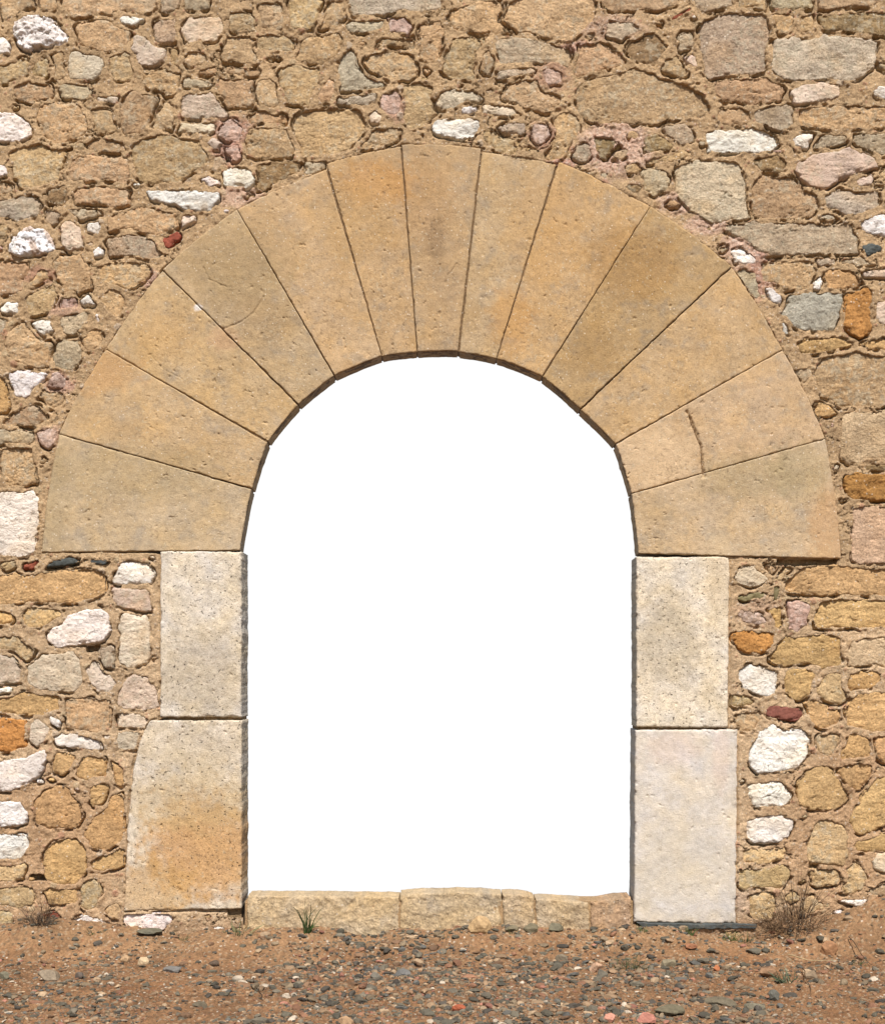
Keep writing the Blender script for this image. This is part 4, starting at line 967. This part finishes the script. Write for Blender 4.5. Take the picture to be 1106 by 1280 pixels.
def tuft(name, px, py, n, L, lean, rgbs, label, cat, rad=.0016, spread=.04, seed=1, curl=1.0, yoff=None, group=None):
    rs = np.random.RandomState(seed); x, y = (wx(px)*.985, yoff) if yoff is not None else gp(px, py, .03)
    z = gz(x, y)-.01; LL = []
    for i in range(n):
        a_ = rs.uniform(0, 6.28); r_ = spread*math.sqrt(rs.rand())
        ll = L*rs.uniform(.35, 1.0); pts = stalk(r_*math.cos(a_), r_*math.sin(a_)*.5, 0, a_ if rs.rand() < .7 else rs.uniform(0, 6.28), abs(rs.normal(0, lean)), ll, curl*rs.uniform(.2, 1.3), rs)
        pts = [q if q[1]+y < -.03 else np.array([q[0], -.03-y, q[2]]) for q in pts]
        c = lin(rgbs[rs.randint(len(rgbs))])*KB; LL.append((pts, rad*rs.uniform(.6, 1.2), c))
        if cat == 'dry bush' and rs.rand() < .6:
            k = rs.randint(2, 6); LL.append((stalk(*pts[k], rs.uniform(0, 6.28), 1.2, ll*.4, .8, rs, 5), rad*.6, c))
    V, F, K = strands(LL); o = mesh(name, V, F, M['plant'], K); o.location = (x, y, z)
    tag(o, label, cat, group); return o
DRY = ((112,88,62),(88,68,50),(132,104,74),(70,56,42)); GRN = ((86,108,58),(70,92,48),(104,124,70),(120,132,82))
tuft('dry_shrub', 992, 1190, 170, .24, 1.5, ((132,106,78),(112,88,64),(150,122,90),(92,72,54)), 'tangled brown dry bush at the wall foot right of the slate slab', 'dry bush', 0.0022, .17, 3, 1.2, -.13)
tuft('dry_shrub', 1000, 1190, 26, .46, .35, DRY, 'tall thin dry stalks rising above the brown bush on the right', 'dry stalks', .0022, .06, 13, .5, -.08)
tuft('dry_shrub', 48, 1180, 110, .14, 1.3, ((104,90,74),(84,72,60),(128,106,82)), 'small grey brown dry tuft at the wall foot on the far left', 'dry bush', .0018, .06, 5, 1.2, -.10)
tuft('dry_shrub', 52, 1176, 16, .26, .4, DRY, 'few thin dry stalks rising above the left tuft', 'dry stalks', .0019, .03, 15, .5, -.06)
tuft('grass_tuft', 384, 1172, 16, .21, .35, ((70,92,46),(54,74,36),(88,108,56)), 'green grass sprig in front of the threshold near the left jamb', 'grass', .0042, .02, 21, .8, -.10)
tuft('grass_tuft', 300, 1182, 22, .12, 1.3, ((100,116,78),(132,140,96),(86,100,60)), 'flat lying grey green sprig at the foot of the left jamb', 'grass', .003, .06, 22, .5, -.10)
tuft('grass_tuft', 861, 1180, 34, .07, .5, GRN, 'tiny green tuft below the middle of the slate slab', 'grass', .0022, .025, 23, .6, -.10)
tuft('grass_tuft', 914, 1182, 34, .08, .5, ((96,112,44),(80,100,40),(120,130,60)), 'yellow green tuft at the right end of the slate slab', 'grass', .0022, .022, 24, .6, -.10)
tuft('grass_tuft', 803, 1184, 30, .06, .6, GRN, 'small green tuft below the left end of the slate slab', 'grass', .002, .03, 25, .6, -.11)
tuft('grass_tuft', 786, 1200, 60, .10, 1.0, ((104,112,72),(128,116,80),(88,98,60)), 'sprawling mixed green and dry weed in front of the right jamb', 'grass', .002, .08, 26, .8)
tuft('grass_tuft', 985, 1215, 34, .11, .9, ((112,124,96),(90,104,74),(134,138,108)), 'grey green leafy weed in front of the dry bush', 'grass', .0036, .05, 27, .8)
for i_, (px_, py_, n_, L_, lab_) in enumerate([(560, 1190, 14, .05, 'few thin green blades in the gravel below the middle of the threshold'), (1072, 1200, 18, .07, 'small green weed on the bare earth bank at far right'),
    (118, 1196, 16, .06, 'small green weed on the dirt between the left tuft and the left jamb'), (640, 1192, 12, .05, 'thin green blades beside the olive wedge stone at the threshold'), (930, 1196, 22, .08, 'dark green weed between the yellow green tuft and the dry bush'),
    (232, 1190, 16, .06, 'small weed at the foot of the lower left jamb block')]):
    tuft('grass_tuft', px_, py_, n_, L_, .8, ((78,96,52),(96,108,62),(122,112,74)), lab_, 'weed', .0022, .03, 60+i_, .8, -.13 if py_ < 1198 else None)
tuft('grass_tuft', 508, 1203, 26, .03, 1.0, ((70,92,44),(84,104,52)), 'tiny green moss-like tuft in the gravel below the threshold', 'grass', .002, .05, 28, .6)
def twig(pts, rad, rgb, label):
    P = []
    for px, py, h in pts: x, y = gp(px, py, .03); P.append((x, y, gz(x, y)+h))
    P = np.array(P); t = np.linspace(0, len(P)-1, 9); Q = np.stack([np.interp(t, range(len(P)), P[:, i]) for i in range(3)], 1)
    Q[:, :2] += np.random.RandomState(int(pts[0][0])).normal(0, .004, (9, 2))
    c0 = Q[0].copy(); V, F, K = strands([(Q-c0, rad, lin(rgb)*KB)]); o = mesh('twig', V, F, M['plant'], K); o.location = c0
    tag(o, label, 'twig', 'twigs lying on the dirt')
twig([(316, 1216, .012), (323, 1228, .01), (330, 1240, .008)], .004, (92, 74, 60), 'short dark twig on bare dirt below the left end of the threshold')
twig([(985, 1192, .03), (1010, 1197, .03), (1045, 1198, .015)], .004, (190, 166, 124), 'pale dry twig lying right of the brown bush')
twig([(1002, 1206, .03), (1008, 1220, .015), (1014, 1236, .01)], .0035, (100, 78, 56), 'thin dark twig hanging down from the brown bush')
twig([(95, 1200, .01), (140, 1202, .015), (200, 1197, .02)], .003, (140, 112, 80), 'long thin twig on the dirt below the left jamb')
twig([(1062, 1186, .03), (1080, 1198, .02), (1098, 1206, .01)], .003, (96, 76, 58), 'dark twig on the bare earth bank at far right')

# ---------------------------------------------------------------- bright overcast-white sky seen through the opening
V = []
for zz in np.linspace(-3.5, 9.0, 6):
    for t in np.linspace(-.62, .62, 25): V.append((13*math.sin(t), -2.5+13*math.cos(t), zz))
V = np.array(V); idx = np.arange(len(V)).reshape(6, 25)
F = np.stack([idx[:-1, :-1], idx[:-1, 1:], idx[1:, 1:], idx[1:, :-1]], -1).reshape(-1, 4)
ms = bpy.data.materials.new('white_sky'); ms.use_nodes = True; n = ms.node_tree; n.nodes.remove(n.nodes['Principled BSDF'])
em = n.nodes.new('ShaderNodeEmission'); em.inputs[0].default_value = (1, 1, 1, 1); em.inputs[1].default_value = 0.67
n.links.new(em.outputs[0], n.nodes['Material Output'].inputs[0])
tag(mesh('sky', V, F, ms), kind='structure')
